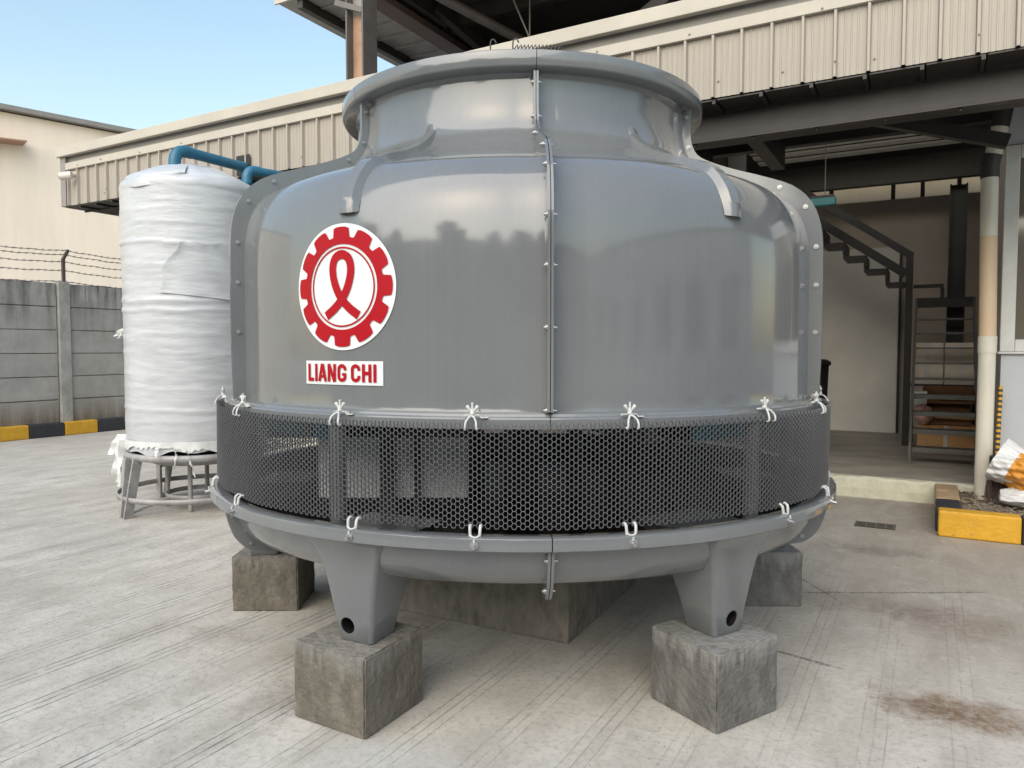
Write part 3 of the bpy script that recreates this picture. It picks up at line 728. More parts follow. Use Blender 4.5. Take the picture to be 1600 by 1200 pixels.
def bagf(a, c):
    th = 2 * PI * a; ph = PI * c
    r_ = 0.11 * (1 + 0.18 * math.sin(5 * th + 3 * ph) + 0.1 * math.sin(9 * ph + th)); return (r_ * math.sin(ph) * math.cos(th), r_ * math.sin(ph) * math.sin(th), 0.13 - 0.13 * math.cos(ph) * (1 + 0.1 * math.sin(3 * th)))
b.grid(bagf, 20, 12, True)
pb = b.build('plastic_bag', M['red_bag']); pb.location = W(-0.06, 10.95, 0.60); tag(pb, 'crumpled red and white bag left of the dark carton under the stairs', 'bag')
pb.location = W(-0.06, 11.22, 0.60)
# pale bin seen past the tower's right side
bn = yard_thing('black_bin', 'black lidded bin just right of the tower against the pale wall', 'bin', -1.45, 11.0, 0.22)
b = MB(); b.lathe([(0, 0), (0.20, 0), (0.235, 1.15), (0.0, 1.15)], n=24); b.build('body', M['black'], bn)
b = MB(); b.lathe([(0, 1.152), (0.262, 1.152), (0.262, 1.20), (0.2, 1.235), (0, 1.245)], n=24); b.build('lid', M['black'], bn)
# hanging lamp
hlamp = yard_thing('hanging_lamp', 'teal lamp housing hanging on a cable under the dark beam', 'lamp', -1.33, 11.0, 3.58)
b = MB(); b.box(-0.20, 0.16, -0.06, 0.06, -0.02, 0.09); b.build('housing', M['teal_lamp'], hlamp, 0.012)
b = MB(); b.box(-0.16, 0.14, -0.05, 0.05, 0.095, 0.12); b.build('bracket', M['flash'], hlamp)
b = MB(); b.tube([(0.02, 0, 0.12), (0.02, 0, 1.06)], 0.007, 6); b.build('cable', M['trim_grey'], hlamp)

# ------------------------------------------------------------------ planter corner on the right
pc = yard_thing('planter_kerb', 'kerb of faded yellow and black stones round the planter at right', 'kerb', 0.07, 7.2)
for i, (x0, x1, m) in enumerate(((0.02, 0.61, 'yellow'), (0.615, 1.2, 'black_paint'), (1.205, 1.8, 'yellow'), (1.805, 2.4, 'black_paint'))):
    b = MB(); b.box(x0, x1, 0.0, 0.17, 0, 0.225); b.build('kerb_stone', M[m], pc, 0.018, 3)
for i, (y0, y1, m) in enumerate(((0.175, 0.62, 'black_paint'), (0.625, 1.07, 'yellow_old'), (1.075, 1.48, 'yellow_old'))):
    b = MB(); b.box(0.0, 0.20, y0, y1, 0, 0.222); b.build('kerb_stone', M[m], pc, 0.02)
s_ = MB()
def soilf(a, c):
    u = 0.255 + 2.2 * a; n = 7.36 + 1.28 * c
    return (u, n, 0.155 + 0.02 * math.sin(u * 9) * math.sin(n * 7) + 0.012 * random.random())
s_.grid(soilf, 70, 44, False)
so = s_.build('planter_soil', M['soil']); so.rotation_euler = (0, 0, YROT); tag(so, kind='structure')
lt = MB()
for i in range(900):
    u = 0.27 + 1.3 * random.random(); n = 7.39 + 1.2 * random.random(); z = 0.172 + 0.02 * random.random()
    a = random.uniform(0, PI); l = random.uniform(0.008, 0.03); w_ = random.uniform(0.003, 0.01)
    p = Vector((u, n, z)); dx = Vector((math.cos(a) * l, math.sin(a) * l, random.uniform(-0.008, 0.008))); dy = Vector((-math.sin(a) * w_, math.cos(a) * w_, random.uniform(-0.004, 0.004)))
    q = p + Vector((0, 0, 0.008)); lt.add([p - dx, p - dy, p + dx, p + dy, q], [(0, 1, 4), (1, 2, 4), (2, 3, 4), (3, 0, 4)])
lo = lt.build('leaf_litter', M['litter']); lo.rotation_euler = (0, 0, YROT); tag(lo, 'dry litter and twigs on the planter soil', 'litter', kind='stuff')

# sacks
def sack_mesh(L_, r, mouth, seed, seg=40, rows=34):
    random.seed(seed); ph = [random.uniform(0, 6.28) for _ in range(12)]
    def f(a, c):
        th = 2 * PI * a; x = -L_ / 2 + L_ * c
        e = math.sin(PI * min(1, c * 0.93 + 0.07)) ** 0.45 if not mouth else (1.0 if c < 0.55 else max(0.0, 1 - ((c - 0.55) / 0.45) ** 2.4)) * (1.0 - 0.12 * math.exp(-((c - 0.2) / 0.12) ** 2))
        cr = 1 + 0.09 * math.sin(3 * th + ph[0] + 5 * c) + 0.06 * math.sin(7 * th + ph[1] + 11 * c) + 0.05 * math.sin(13 * c + 2 * th + ph[2]) + 0.035 * math.sin(17 * th + 23 * c + ph[3]) + 0.022 * math.sin(31 * c - 11 * th + ph[4]) + 0.018 * math.sin(27 * th - 37 * c + ph[5]) * math.sin(5 * th + ph[6])
        rr = r * e * cr
        return (x, rr * math.cos(th), 0.8 * rr * math.sin(th))
    return f
random.seed(3)
sk = yard_thing('orange_sack', 'white and orange woven sack slumped open against the annex wall', 'sack', 0.87, 7.98, 0.44)
f1 = sack_mesh(0.72, 0.235, True, 5)
tilt = Matrix.Rotation(R(24), 4, 'Y') @ Matrix.Rotation(R(-12), 4, 'Z')
b = MB(); b.grid(lambda a, c: tilt @ Vector(f1(a, c * 0.20)), 110, 26, True)
def lip(a, c):
    p = Vector(f1(a, 0.0)); k_ = c
    return tilt @ Vector((p.x + 0.20 * k_, p.y * (1 - 0.25 * k_), p.z * (1 - 0.25 * k_)))
b.grid(lip, 110, 8, True)
o = b.build('mouth', M['sack'], sk, fix=False)
b = MB(); b.grid(lambda a, c: tilt @ Vector(f1(a, 0.20 + c * 0.80)), 110, 70, True); o = b.build('body', M['sack_orange'], sk, fix=False)
sk2 = yard_thing('white_sack', 'flat white sack lying on the soil under the orange one', 'sack', 1.0, 7.93, 0.16)
f2 = sack_mesh(0.85, 0.20, False, 9)
b = MB(); b.grid(lambda a, c: (lambda p: (p[0], p[1], max(0.0, 0.11 + p[2] * 0.62)))(f2(a, c)), 110, 70, True); b.build('body', M['sack'], sk2, fix=False)
b = MB(); b.tube([(-0.33 + 0.05 * i, -0.19 - 0.01 * math.sin(i), 0.03 + 0.03 * abs(math.sin(i * 1.1))) for i in range(7)], 0.006, 6); b.build('tie_string', M['black'], sk2)

# broom
br = yard_thing('broom', 'broom with yellow and black striped handle leaning by the downpipe', 'broom', 0.575, 8.28, 0.175)
top = Vector((0.02, 0.20, 1.06)); bot = Vector((0.0, 0.05, 0.40))
for i in range(26):
    a = bot.lerp(top, i / 26); c = bot.lerp(top, (i + 0.995) / 26)
    b = MB(); b.tube([a, c], 0.019, 10); b.build('handle_band', M['yellow'] if i % 2 else M['black_paint'], br)
b = MB(); b.box(-0.06, 0.06, 0.015, 0.075, 0.32, 0.41); b.build('head', M['black'], br, 0.01)
b = MB(); random.seed(11)
for i in range(150):
    x0 = random.uniform(-0.055, 0.055); y0 = random.uniform(0.02, 0.07)
    x1 = x0 * 1.6 + random.uniform(-0.02, 0.02); y1 = y0 - 0.03 + random.uniform(-0.03, 0.03)
    b.tube([(x0, y0, 0.33), ((x0 + x1) / 2 + random.uniform(-0.01, 0.01), (y0 + y1) / 2, 0.17), (x1, y1, random.uniform(0.0, 0.03))], 0.0035, 4, False)
b.build('bristles', M['bristle'], br)

# drain
dg = yard_thing('drain_grate', 'small slotted iron drain grate set in the concrete', 'drain', -0.40, 7.36, 0.0)
b = MB(); b.box(-0.165, 0.165, -0.105, 0.105, 0.001, 0.005); b.build('pit', M['black'], dg)
for k_ in range(5):
    y = -0.09 + 0.045 * k_
    b = MB(); b.box(-0.16, 0.16, y - 0.009, y + 0.009, 0.0052, 0.0062); b.build('bar', M['iron'], dg)
for x in (-0.163, -0.08, 0.0, 0.08, 0.147):
    b = MB(); b.box(x, x + 0.016, -0.105, 0.105, 0.0064, 0.0074); b.build('cross_bar', M['iron'], dg)

# ------------------------------------------------------------------ concrete plinths and pier
CX, CY = 0.06, 4.61
def plinth(label, cx, cy, rot, m, w=0.40, h=0.34, seed=1):
    random.seed(seed)
    b = bmesh.new(); bmesh.ops.create_cube(b, size=1.0)
    for v in b.verts:
        v.co.x *= w; v.co.y *= w; v.co.z = (v.co.z + 0.5) * h
    bmesh.ops.bevel(b, geom=list(b.edges), offset=0.007, segments=2, affect='EDGES')
    bmesh.ops.subdivide_edges(b, edges=[e for e in b.edges if e.calc_length() > 0.1], cuts=11, use_grid_fill=True)
    for v in b.verts:
        if v.co.z > 0.01:
            v.co += Vector((random.uniform(-1, 1), random.uniform(-1, 1), random.uniform(-1, 1))) * 0.0016
            ex = sum(1 for q_, lim in ((abs(v.co.x), w / 2), (abs(v.co.y), w / 2), (v.co.z - h / 2, h / 2)) if q_ > lim - 0.012)
            if ex >= 2 and random.random() < 0.3: v.co -= Vector((math.copysign(1, v.co.x), math.copysign(1, v.co.y), 0.7)) * random.uniform(0.0005, 0.0028)
    me = bpy.data.meshes.new('concrete_plinth'); b.to_mesh(me); b.free()
    me.materials.append(m)
    o = bpy.data.objects.new('concrete_plinth', me); COL.objects.link(o)
    o.location = (cx, cy, 0); o.rotation_euler = (0, 0, rot)
    return tag(o, label, 'plinth', 'concrete plinths under the tower feet')
plinth('brownish concrete plinth under the front left foot of the tower', -0.675, 3.205, YROT, M['plinth'], seed=1)
plinth('grey streaked concrete plinth under the front right foot of the tower', 0.905, 3.245, R(33), M['plinth_grey'], 0.39, seed=2)
plinth('dark brown concrete plinth set back at the left of the tower', -1.507, 4.62, R(0.5), M['plinth'], seed=3)
plinth('streaked grey concrete plinth set back at the right of the tower', 1.605, 4.70, R(-1), M['plinth_grey'], seed=4)
b = MB(); b.box(-0.6, 0.6, -0.6, 0.6, 0, 0.575)
pr = b.build('concrete_pier', M['pier'], None, 0.01); pr.location = (0.05, 4.72, 0); pr.rotation_euler = (0, 0, R(62.5)); tag(pr, 'broad concrete pier under the middle of the tower basin', 'pier')

# ------------------------------------------------------------------ cooling tower
ct = thing('cooling_tower', 'big round grey cooling tower with black netting and a red cog logo', 'cooling tower', (CX, CY, 0))
def P(a, r, z): return Vector((r * math.sin(a), -r * math.cos(a), z))
def spline(pts, n):
    # centripetal-ish Catmull-Rom through the points
    out = []; p = [pts[0]] + list(pts) + [pts[-1]]
    for i in range(1, len(p) - 2):
        for k_ in range(n):
            t = k_ / n; q = []
            for d in range(2):
                a, b_, c, e = p[i - 1][d], p[i][d], p[i + 1][d], p[i + 2][d]
                q.append(0.5 * ((2 * b_) + (-a + c) * t + (2 * a - 5 * b_ + 4 * c - e) * t * t + (-a + 3 * b_ - 3 * c + e) * t ** 3))
            out.append(tuple(q))
    out.append(pts[-1]); return out
BODY = [(1.66, 1.36), (1.66, 1.60), (1.66, 1.85), (1.658, 2.06), (1.645, 2.19), (1.605, 2.30), (1.53, 2.385), (1.41, 2.442), (1.26, 2.498), (1.14, 2.552), (1.06, 2.612), (1.012, 2.685), (0.992, 2.765), (0.988, 2.83), (0.989, 2.90)]
FIN = [(1.728, 1.35), (1.735, 1.60), (1.735, 1.85), (1.735, 2.08), (1.722, 2.235), (1.675, 2.36), (1.58, 2.452), (1.43, 2.515), (1.28, 2.568), (1.16, 2.618), (1.085, 2.665), (1.052, 2.73), (1.045, 2.80), (1.045, 2.87), (1.045, 2.924)]
BS = spline(BODY, 3); FS = spline(FIN, 3)
LOWER = [(1.725, 1.283), (1.736, 1.284), (1.738, 1.322), (1.734, 1.328), (1.705, 1.331), (1.700, 1.340), (1.690, 1.343), (1.664, 1.346)]
RIM = [(0.991, 2.918), (0.999, 2.927), (1.010, 2.929), (1.064, 2.931), (1.073, 2.936), (1.077, 2.942), (1.079, 2.998), (1.076, 3.008), (1.068, 3.013), (1.0, 3.015), (0.965, 3.008), (0.955, 2.98), (0.952, 2.88), (0.955, 2.7)]
PROFILE = LOWER + BS + RIM
INNER = [(1.645, 2.10), (1.645, 1.36), (1.70, 1.316), (1.712, 1.283)]
SEAM0 = 3.0
casing = []
def sstep(x): x = max(0, min(1, x)); return x * x * (3 - 2 * x)
EPS = 0.0016
bolt_m = MB(); bolt_m.tube([(-0.024, 0, 0), (-0.017, 0, 0)], 0.016, 12); bolt_m.tube([(-0.030, 0, 0), (-0.024, 0, 0)], 0.010, 6); bolt_m.tube([(-0.034, 0, 0), (-0.029, 0, 0)], 0.006, 6); bolt_m.tube([(0.017, 0, 0), (0.024, 0, 0)], 0.013, 8); bolt_m.tube([(0.023, 0, 0), (0.040, 0, 0)], 0.005, 6)
bolt_m.v = [(math.copysign(0.012 + (abs(x) - 0.017) * 0.75, x), y * 0.8, z * 0.8) for x, y, z in bolt_m.v]
bolt_me = bolt_m.mesh('bolt', M['zinc'])
def fin_at(s):   # position along the fin, 0..1 -> (r, z) at its middle
    i = min(len(BS) - 1, int(s * (len(BS) - 1))); return ((BS[i][0] * 0.42 + FS[i][0] * 0.58), (BS[i][1] * 0.42 + FS[i][1] * 0.58))
for pi in range(6):
    a0 = R(SEAM0 + 60 * pi); a1 = R(SEAM0 + 60 * pi + 60)
    b = MB(); NA = 30; vs = []; fs = []
    prof = PROFILE + INNER[::-1][::-1] if False else PROFILE
    k = len(prof)
    cols = []
    for i in range(NA + 1):
        t = i / NA
        # more columns near the seams
        tt = 0.5 - 0.5 * math.cos(PI * t) if False else t
        if i == 1: tt = 0.012
        if i == NA - 1: tt = 1 - 0.012
        if i == 2: tt = 0.03
        if i == NA - 2: tt = 1 - 0.03
        cols.append(tt)
    for tt in cols:
        for q, (r, z) in enumerate(prof):
            a = a0 + (a1 - a0) * tt
            if tt == 0: a += EPS / r
            if tt == 1: a -= EPS / r
            edge = min(tt, 1 - tt)
            rr = r
            if len(LOWER) <= q < len(LOWER) + len(BS): rr = r + 0.010 * (1 - sstep((edge - 0.012) / 0.018))
            vs.append(P(a, rr, z))
    for i in range(NA):
        for q in range(k - 1): fs.append((i * k + q, (i + 1) * k + q, (i + 1) * k + q + 1, i * k + q + 1))
    b.add(vs, fs, True)
    # the bolted fins on both edges
    TH = 0.012
    for side, ae in ((1, a0), (-1, a1)):
        tx = Vector((math.cos(ae), math.sin(ae), 0)) * side
        vv = []; n_ = len(BS)
        for (r1, z1), (r2, z2) in zip(BS, FS):
            r1 -= 0.008
            for off in (EPS, TH):
                vv.append(P(ae, r1, z1) + tx * off); vv.append(P(ae, r2, z2) + tx * off)
        ff = []
        for i in range(n_ - 1):
            q = 4 * i; w_ = 4 * (i + 1)
            ff += [(q, q + 1, w_ + 1, w_), (q + 3, q + 2, w_ + 2, w_ + 3), (q + 1, q + 3, w_ + 3, w_ + 1)]
        ff += [(0, 2, 3, 1), (4 * n_ - 4, 4 * n_ - 3, 4 * n_ - 1, 4 * n_ - 2)]
        b.add(vv, ff, False)
    o = b.build('casing_panel', M['frp'], ct)
    casing.append(o)
    # inside skin of the panel
    b = MB(); b.lathe(INNER, a0 + 0.003, a1 - 0.003, 12); b.build('lining', M['frp_in'], o)
    # gusset web reaching from the neck over the shoulder
    am = a0 + R(30); base = [(0.985, 2.745), (0.987, 2.705), (0.998, 2.65), (1.045, 2.59), (1.13, 2.535), (1.26, 2.485), (1.41, 2.435), (1.53, 2.38), (1.605, 2.295), (1.640, 2.215), (1.650, 2.175)]
    outr = [(0.990, 2.760), (1.002, 2.715), (1.026, 2.672), (1.085, 2.622), (1.165, 2.570), (1.28, 2.518), (1.425, 2.468), (1.545, 2.412), (1.632, 2.310), (1.668, 2.220), (1.674, 2.170)]
    bs, os_ = spline(base, 4), spline(outr, 4); b = MB(); vv = []; ff = []
    nb_ = len(bs)
    for j, ((r1, z1), (r2, z2)) in enumerate(zip(bs, os_)):
        tx = Vector((math.cos(am), math.sin(am), 0)); w1 = 0.052; w2 = 0.027
        if j < 6: w1 *= 0.45 + 0.55 * j / 6; w2 *= 0.4 + 0.6 * j / 6
        mid = ((r1 + r2 * 2) / 3, (z1 + z2 * 2) / 3)
        vv += [P(am, *bs[j]) - tx * w1, P(am, *mid) - tx * (w2 + 0.008), P(am, r2, z2) - tx * w2, P(am, r2, z2) + tx * w2, P(am, *mid) + tx * (w2 + 0.008), P(am, *bs[j]) + tx * w1]
    for j in range(nb_ - 1):
        for q in range(5): ff.append((6 * j + q, 6 * j + q + 1, 6 * j + 6 + q + 1, 6 * j + 6 + q))
    ff += [(0, 1, 2, 3, 4, 5), tuple(range(6 * nb_ - 6, 6 * nb_))]
    b.add(vv, ff, True)
    gm = b.build('gusset_rib', M['frp'], o)
    es = gm.modifiers.new('edges', 'EDGE_SPLIT'); es.split_angle = R(50)
    es = o.modifiers.new('edges', 'EDGE_SPLIT'); es.split_angle = R(36)
    for zb in (1.375, 1.65, 1.90, 2.13, 2.33, 2.445, 2.60, 2.70, 2.87):
        q = min(range(len(BS)), key=lambda i_: abs(FS[i_][1] * 0.58 + BS[i_][1] * 0.42 - zb)); r, z = BS[q][0] * 0.42 + FS[q][0] * 0.58, BS[q][1] * 0.42 + FS[q][1] * 0.58; bo = bpy.data.objects.new('bolt', bolt_me); COL.objects.link(bo); bo.parent = o
        bo.location = P(a0, r, z); bo.rotation_euler = (0, 0, a0)

# ---- logo and name plate as vinyl stickers that follow the shell
RS = 1.66
def wrap(a_c, z_c, x, y, lift): return P(a_c + x / RS, RS + lift, z_c + y)
A_L, Z_L = R(-28.0), 1.862
def strip(b, a_c, z_c, left, right, lift):
    n_ = len(left); m_ = 4; vs = []; fs = []
    for l, r in zip(left, right):
        for q in range(m_ + 1):
            t = q / m_; vs.append(wrap(a_c, z_c, l[0] + (r[0] - l[0]) * t, l[1] + (r[1] - l[1]) * t, lift))
    for i in range(n_ - 1):
        for q in range(m_): fs.append((i * (m_ + 1) + q, i * (m_ + 1) + q + 1, (i + 1) * (m_ + 1) + q + 1, (i + 1) * (m_ + 1) + q))
    b.add(vs, fs, True)
def circ(r, n_=96): return [(r * math.sin(2 * PI * i / n_), r * math.cos(2 * PI * i / n_)) for i in range(n_ + 1)]
front = casing[5]
b = MB(); strip(b, A_L, Z_L, circ(0.0005), circ(0.135), 0.004); strip(b, A_L, Z_L, circ(0.135), circ(0.268), 0.004)
logo = b.build('logo_sticker', M['white_vinyl'], front, fix=False)
tooth = []
for i in range(12):
    c = 2 * PI * i / 12
    for da, r in ((-15, 0.212), (-11.8, 0.214), (-9.4, 0.250), (-5, 0.2535), (0, 0.254), (5, 0.2535), (9.4, 0.250), (11.8, 0.214)):
        tooth.append((c + R(da), r))
tooth.append((2 * PI + R(-15), 0.212))
b = MB(); strip(b, A_L, Z_L, [(0.181 * math.sin(a), 0.181 * math.cos(a)) for a, r in tooth], [(r * math.sin(a), r * math.cos(a)) for a, r in tooth], 0.0075); b.build('red_cog', M['red'], logo, fix=False)
b = MB(); strip(b, A_L, Z_L, circ(0.1625), circ(0.1695), 0.0075); b.build('red_ring', M['red'], logo, fix=False)
def stroke(b, pts, w, lift, a_c, z_c, widths=None):
    le, ri = [], []
    for i, p in enumerate(pts):
        a = pts[max(0, i - 1)]; c = pts[min(len(pts) - 1, i + 1)]; d = Vector((c[0] - a[0], c[1] - a[1])).normalized(); ww = widths[i] if widths else w
        le.append((p[0] - d.y * ww / 2, p[1] + d.x * ww / 2)); ri.append((p[0] + d.y * ww / 2, p[1] - d.x * ww / 2))
    strip(b, a_c, z_c, le, ri, lift)
loop = spline([(0.088, -0.122), (0.040, -0.090), (0.0, -0.052), (-0.028, -0.008), (-0.046, 0.045), (-0.048, 0.090), (-0.033, 0.124), (0.0, 0.137), (0.033, 0.124), (0.048, 0.090), (0.046, 0.045), (0.028, -0.008), (0.0, -0.052), (-0.040, -0.090), (-0.088, -0.122)], 6)
b = MB(); half = len(loop) // 2 + 1
stroke(b, loop[:half + 4], 0.038, 0.0075, A_L, Z_L); b.build('red_ribbon', M['red'], logo, fix=False)
b = MB(); stroke(b, loop[half + 3:], 0.038, 0.0080, A_L, Z_L); b.build('red_ribbon', M['red'], logo, fix=False)
A_N, Z_N = R(-28.3), 1.497
b = MB(); xs = [(-0.213 + 0.426 * i / 24) for i in range(25)]
strip(b, A_N, Z_N, [(x, 0.051) for x in xs], [(x, -0.051) for x in xs], 0.004); plate = b.build('name_plate', M['white_vinyl'], front, fix=False)
LH = 0.038
def arcp(cx, cy, rx, ry, a0, a1, n_=14): return [(cx + rx * math.cos(R(a0 + (a1 - a0) * i / n_)), cy + ry * math.sin(R(a0 + (a1 - a0) * i / n_))) for i in range(n_ + 1)]
SW = 0.0150
def letter(ch, x, w):
    b = MB(); h = LH; s = SW; S = lambda *pts, ww=s, l=0.0075: stroke(b, list(pts), ww, l, A_N, Z_N)
    l_, r_ = x + s / 2, x + w - s / 2
    if ch == 'L': S((l_, h), (l_, -h)); S((x + s, -h + s / 2), (x + w, -h + s / 2))
    if ch == 'I': S((x + 0.0075, h), (x + 0.0075, -h))
    if ch == 'A':
        S((x + s * 0.45, -h), (x + w / 2 - s * 0.1, h)); S((x + w - s * 0.45, -h), (x + w / 2 + s * 0.1, h), l=0.0082); S((x + w * 0.27, -h * 0.42), (x + w * 0.73, -h * 0.42), ww=s * 0.8, l=0.0079)
    if ch == 'N': S((l_, h), (l_, -h)); S((r_, h), (r_, -h)); S((x + s * 0.55, h), (x + w - s * 0.55, -h), l=0.0082)
    if ch == 'H': S((l_, h), (l_, -h)); S((r_, h), (r_, -h)); S((x + s, 0), (x + w - s, 0))
    if ch in 'CG':
        rx = w / 2 - s / 2; ry = 0.014; cx = x + w / 2; yy = h - ry - s / 2
        up_ = arcp(cx, yy, rx, ry, 0, 180); dn_ = arcp(cx, -yy, rx, ry, 180, 360)
        stroke(b, [(cx + rx, yy - 0.006)] + up_ + dn_ + [(cx + rx, -yy + (0.006 if ch == 'C' else 0.012))], s, 0.0075, A_N, Z_N)
        if ch == 'G': S((cx + s * 0.1, -0.006), (x + w, -0.006), ww=s * 0.8, l=0.0082)
    return b.build('letter', M['red'], plate, fix=False)
x = -0.197
for ch, w_, gap in (('L', 0.036, 0.008), ('I', 0.0125, 0.007), ('A', 0.052, 0.005), ('N', 0.048, 0.0085), ('G', 0.049, 0.024), ('C', 0.049, 0.0085), ('H', 0.047, 0.0095), ('I', 0.0125, 0)):
    letter(ch, x, w_); x += w_ + gap

# ---- basin in six sections, with feet
BASIN = [(1.60, 0.66), (1.735, 0.80), (1.742, 0.866), (1.75, 0.872), (1.806, 0.872), (1.816, 0.868), (1.818, 0.862), (1.818, 0.820), (1.812, 0.815), (1.785, 0.813), (1.752, 0.806), (1.738, 0.79), (1.722, 0.74), (1.700, 0.695), (1.660, 0.650), (1.590, 0.622), (1.45, 0.605), (1.2, 0.592), (0.7, 0.585), (0.02, 0.583)]
BFIN_O = [(1.782, 0.812), (1.776, 0.768), (1.757, 0.700), (1.728, 0.640), (1.670, 0.585), (1.590, 0.562), (1.47, 0.550)]
BFIN_I = [(1.75, 0.812), (1.73, 0.768), (1.70, 0.70), (1.68, 0.67), (1.62, 0.636), (1.54, 0.617), (1.44, 0.607)]
for pi in range(6):
    a0 = R(SEAM0 + 60 * pi); a1 = R(SEAM0 + 60 * pi + 60)
    b = MB(); b.lathe(BASIN, a0 + 0.0012, a1 - 0.0012, 24)
    b.lathe([(1.60, 0.66), (1.58, 0.64), (1.2, 0.62), (0.02, 0.615)], a0, a1, 12)
    bo_, bi_ = spline(BFIN_O, 4), spline(BFIN_I, 4)
    for side, ae in ((1, a0), (-1, a1)):
        tx = Vector((math.cos(ae), math.sin(ae), 0)) * side; vv = []; ff = []
        for (r1, z1), (r2, z2) in zip(bi_, bo_):
            for off in (EPS, 0.013): vv.append(P(ae, r1, z1) + tx * off); vv.append(P(ae, r2, z2) + tx * off)
        n_ = len(bi_)
        for i in range(n_ - 1):
            q = 4 * i; w_ = q + 4
            ff += [(q, q + 1, w_ + 1, w_), (q + 3, q + 2, w_ + 2, w_ + 3), (q + 1, q + 3, w_ + 3, w_ + 1)]
        ff += [(0, 2, 3, 1), (4 * n_ - 4, 4 * n_ - 3, 4 * n_ - 1, 4 * n_ - 2)]
        b.add(vv, ff, False)
    o = b.build('basin_section', M['frp'], ct)
    es = o.modifiers.new('edges', 'EDGE_SPLIT'); es.split_angle = R(42)
    bo = bpy.data.objects.new('bolt', bolt_me); COL.objects.link(bo); bo.parent = o; bo.location = P(a0, 1.752, 0.765); bo.rotation_euler = (0, 0, a0)
    bo = bpy.data.objects.new('bolt', bolt_me); COL.objects.link(bo); bo.parent = o; bo.location = P(a0, 1.66, 0.615); bo.rotation_euler = (0, 0, a0)
    # foot below the middle of the section
    if pi in (2, 3): continue
    am = a0 + R({5: 31.0, 0: 29.3}.get(pi, 30))
    er = P(am, 1, 0); et = Vector((math.cos(am), math.sin(am), 0))
    b = bmesh.new(); rings = []
    for z, ro, ri, hw in ((0.341, 1.672, 1.50, 0.083), (0.345, 1.676, 1.496, 0.087), (0.46, 1.690, 1.47, 0.103), (0.58, 1.706, 1.43, 0.122), (0.66, 1.716, 1.38, 0.138), (0.72, 1.727, 1.34, 0.156), (0.77, 1.745, 1.30, 0.178), (0.808, 1.775, 1.28, 0.205)):
        rad = 0.022; ring = []
        for (sx, sr, st) in ((1, 1, 0), (-1, 1, 90), (-1, -1, 180), (1, -1, 270)):
            cxr = (ro - rad) if sr > 0 else (ri + rad); cxt = sx * (hw - rad)
            for q in range(5):
                th = R(st + 90 * q / 4)
                # local frame: t across, r outwards; corner 0 at (+t,+r)
                ring.append(b.verts.new(er * (cxr + rad * math.sin(th)) + et * (cxt + rad * math.cos(th)) + Vector((0, 0, z))))
        rings.append(ring)
    n_ = len(rings[0])
    for i in range(len(rings) - 1):
        for q in range(n_): b.faces.new((rings[i][q], rings[i][(q + 1) % n_], rings[i + 1][(q + 1) % n_], rings[i + 1][q]))
    b.faces.new(rings[0]); b.faces.new(rings[-1])
    bmesh.ops.recalc_face_normals(b, faces=b.faces)
    me = bpy.data.meshes.new('foot'); b.to_mesh(me); b.free(); me.materials.append(M['frp'])
    fo_ = bpy.data.objects.new('foot', me); COL.objects.link(fo_); fo_.parent = ct
    # drill the bolt hole
    sgn = -0.032 if pi == 5 else 0.012
    cb = MB(); cpos = er * 1.685 + et * sgn + Vector((0, 0, 0.412)); cb.tube([cpos + er * 0.05, cpos - er * 0.15], 0.037, 20)
    co = cb.build('cutter', M['black'], ct)
    bm_ = fo_.modifiers.new('hole', 'BOOLEAN'); bm_.object = co; bm_.operation = 'DIFFERENCE'; bm_.solver = 'EXACT'
    bpy.context.view_layer.update()
    dg_ = bpy.context.evaluated_depsgraph_get(); nm = bpy.data.meshes.new_from_object(fo_.evaluated_get(dg_))
    fo_.modifiers.clear(); fo_.data = nm; bpy.data.objects.remove(co)
    nm.materials.clear(); nm.materials.append(M['frp'])
    nm.polygons.foreach_set('material_index', [0] * len(nm.polygons)); nm.polygons.foreach_set('use_smooth', [True] * len(nm.polygons))
    es = fo_.modifiers.new('edges', 'EDGE_SPLIT'); es.split_angle = R(40)
    b = MB(); b.tube([cpos - er * 0.008, cpos - er * 0.148], 0.0365, 18, False); b.tube([cpos - er * 0.146, cpos - er * 0.149], 0.0365, 18); b.build('hole_shade', M['black'], fo_)  # black tube added to paint the shade inside the hole

# ---- inlet netting
RM = 1.775; Z0, Z1 = 0.910, 1.318
PV = 0.0236; NC = 652; da = 2 * PI / NC; dx = da * RM
rows = int((Z1 - Z0) / PV)
nm_ = MB(); vs = []; fs = []
hw_, hd = 0.0016, 0.0032
def seg3(p, q):
    # a little square bar between two (arc, height) points
    (x0, y0), (x1, y1) = p, q
    d = Vector((x1 - x0, y1 - y0)); l = d.length; d /= l; nn = Vector((-d.y, d.x)) * hw_
    o = len(vs)
    for (x_, y_) in (p, q):
        for sx, dr in ((-1, -hd), (1, -hd), (1, hd), (-1, hd)):
            xx = x_ + nn.x * sx; zz = y_ + nn.y * sx; a_ = xx / RM
            wv = 0.006 * math.sin(a_ * 9 + 1) * (1 - (zz - Z0) / (Z1 - Z0)) + 0.004 * math.sin(a_ * 23)
            vs.append((math.sin(a_) * (RM + dr + wv), -math.cos(a_) * (RM + dr + wv), zz))
    fs.extend([(o, o + 1, o + 5, o + 4), (o + 1, o + 2, o + 6, o + 5), (o + 2, o + 3, o + 7, o + 6), (o + 3, o, o + 4, o + 7)])
hx = dx * 0.5 * 0.36 / 0.5      # half length of the flat top
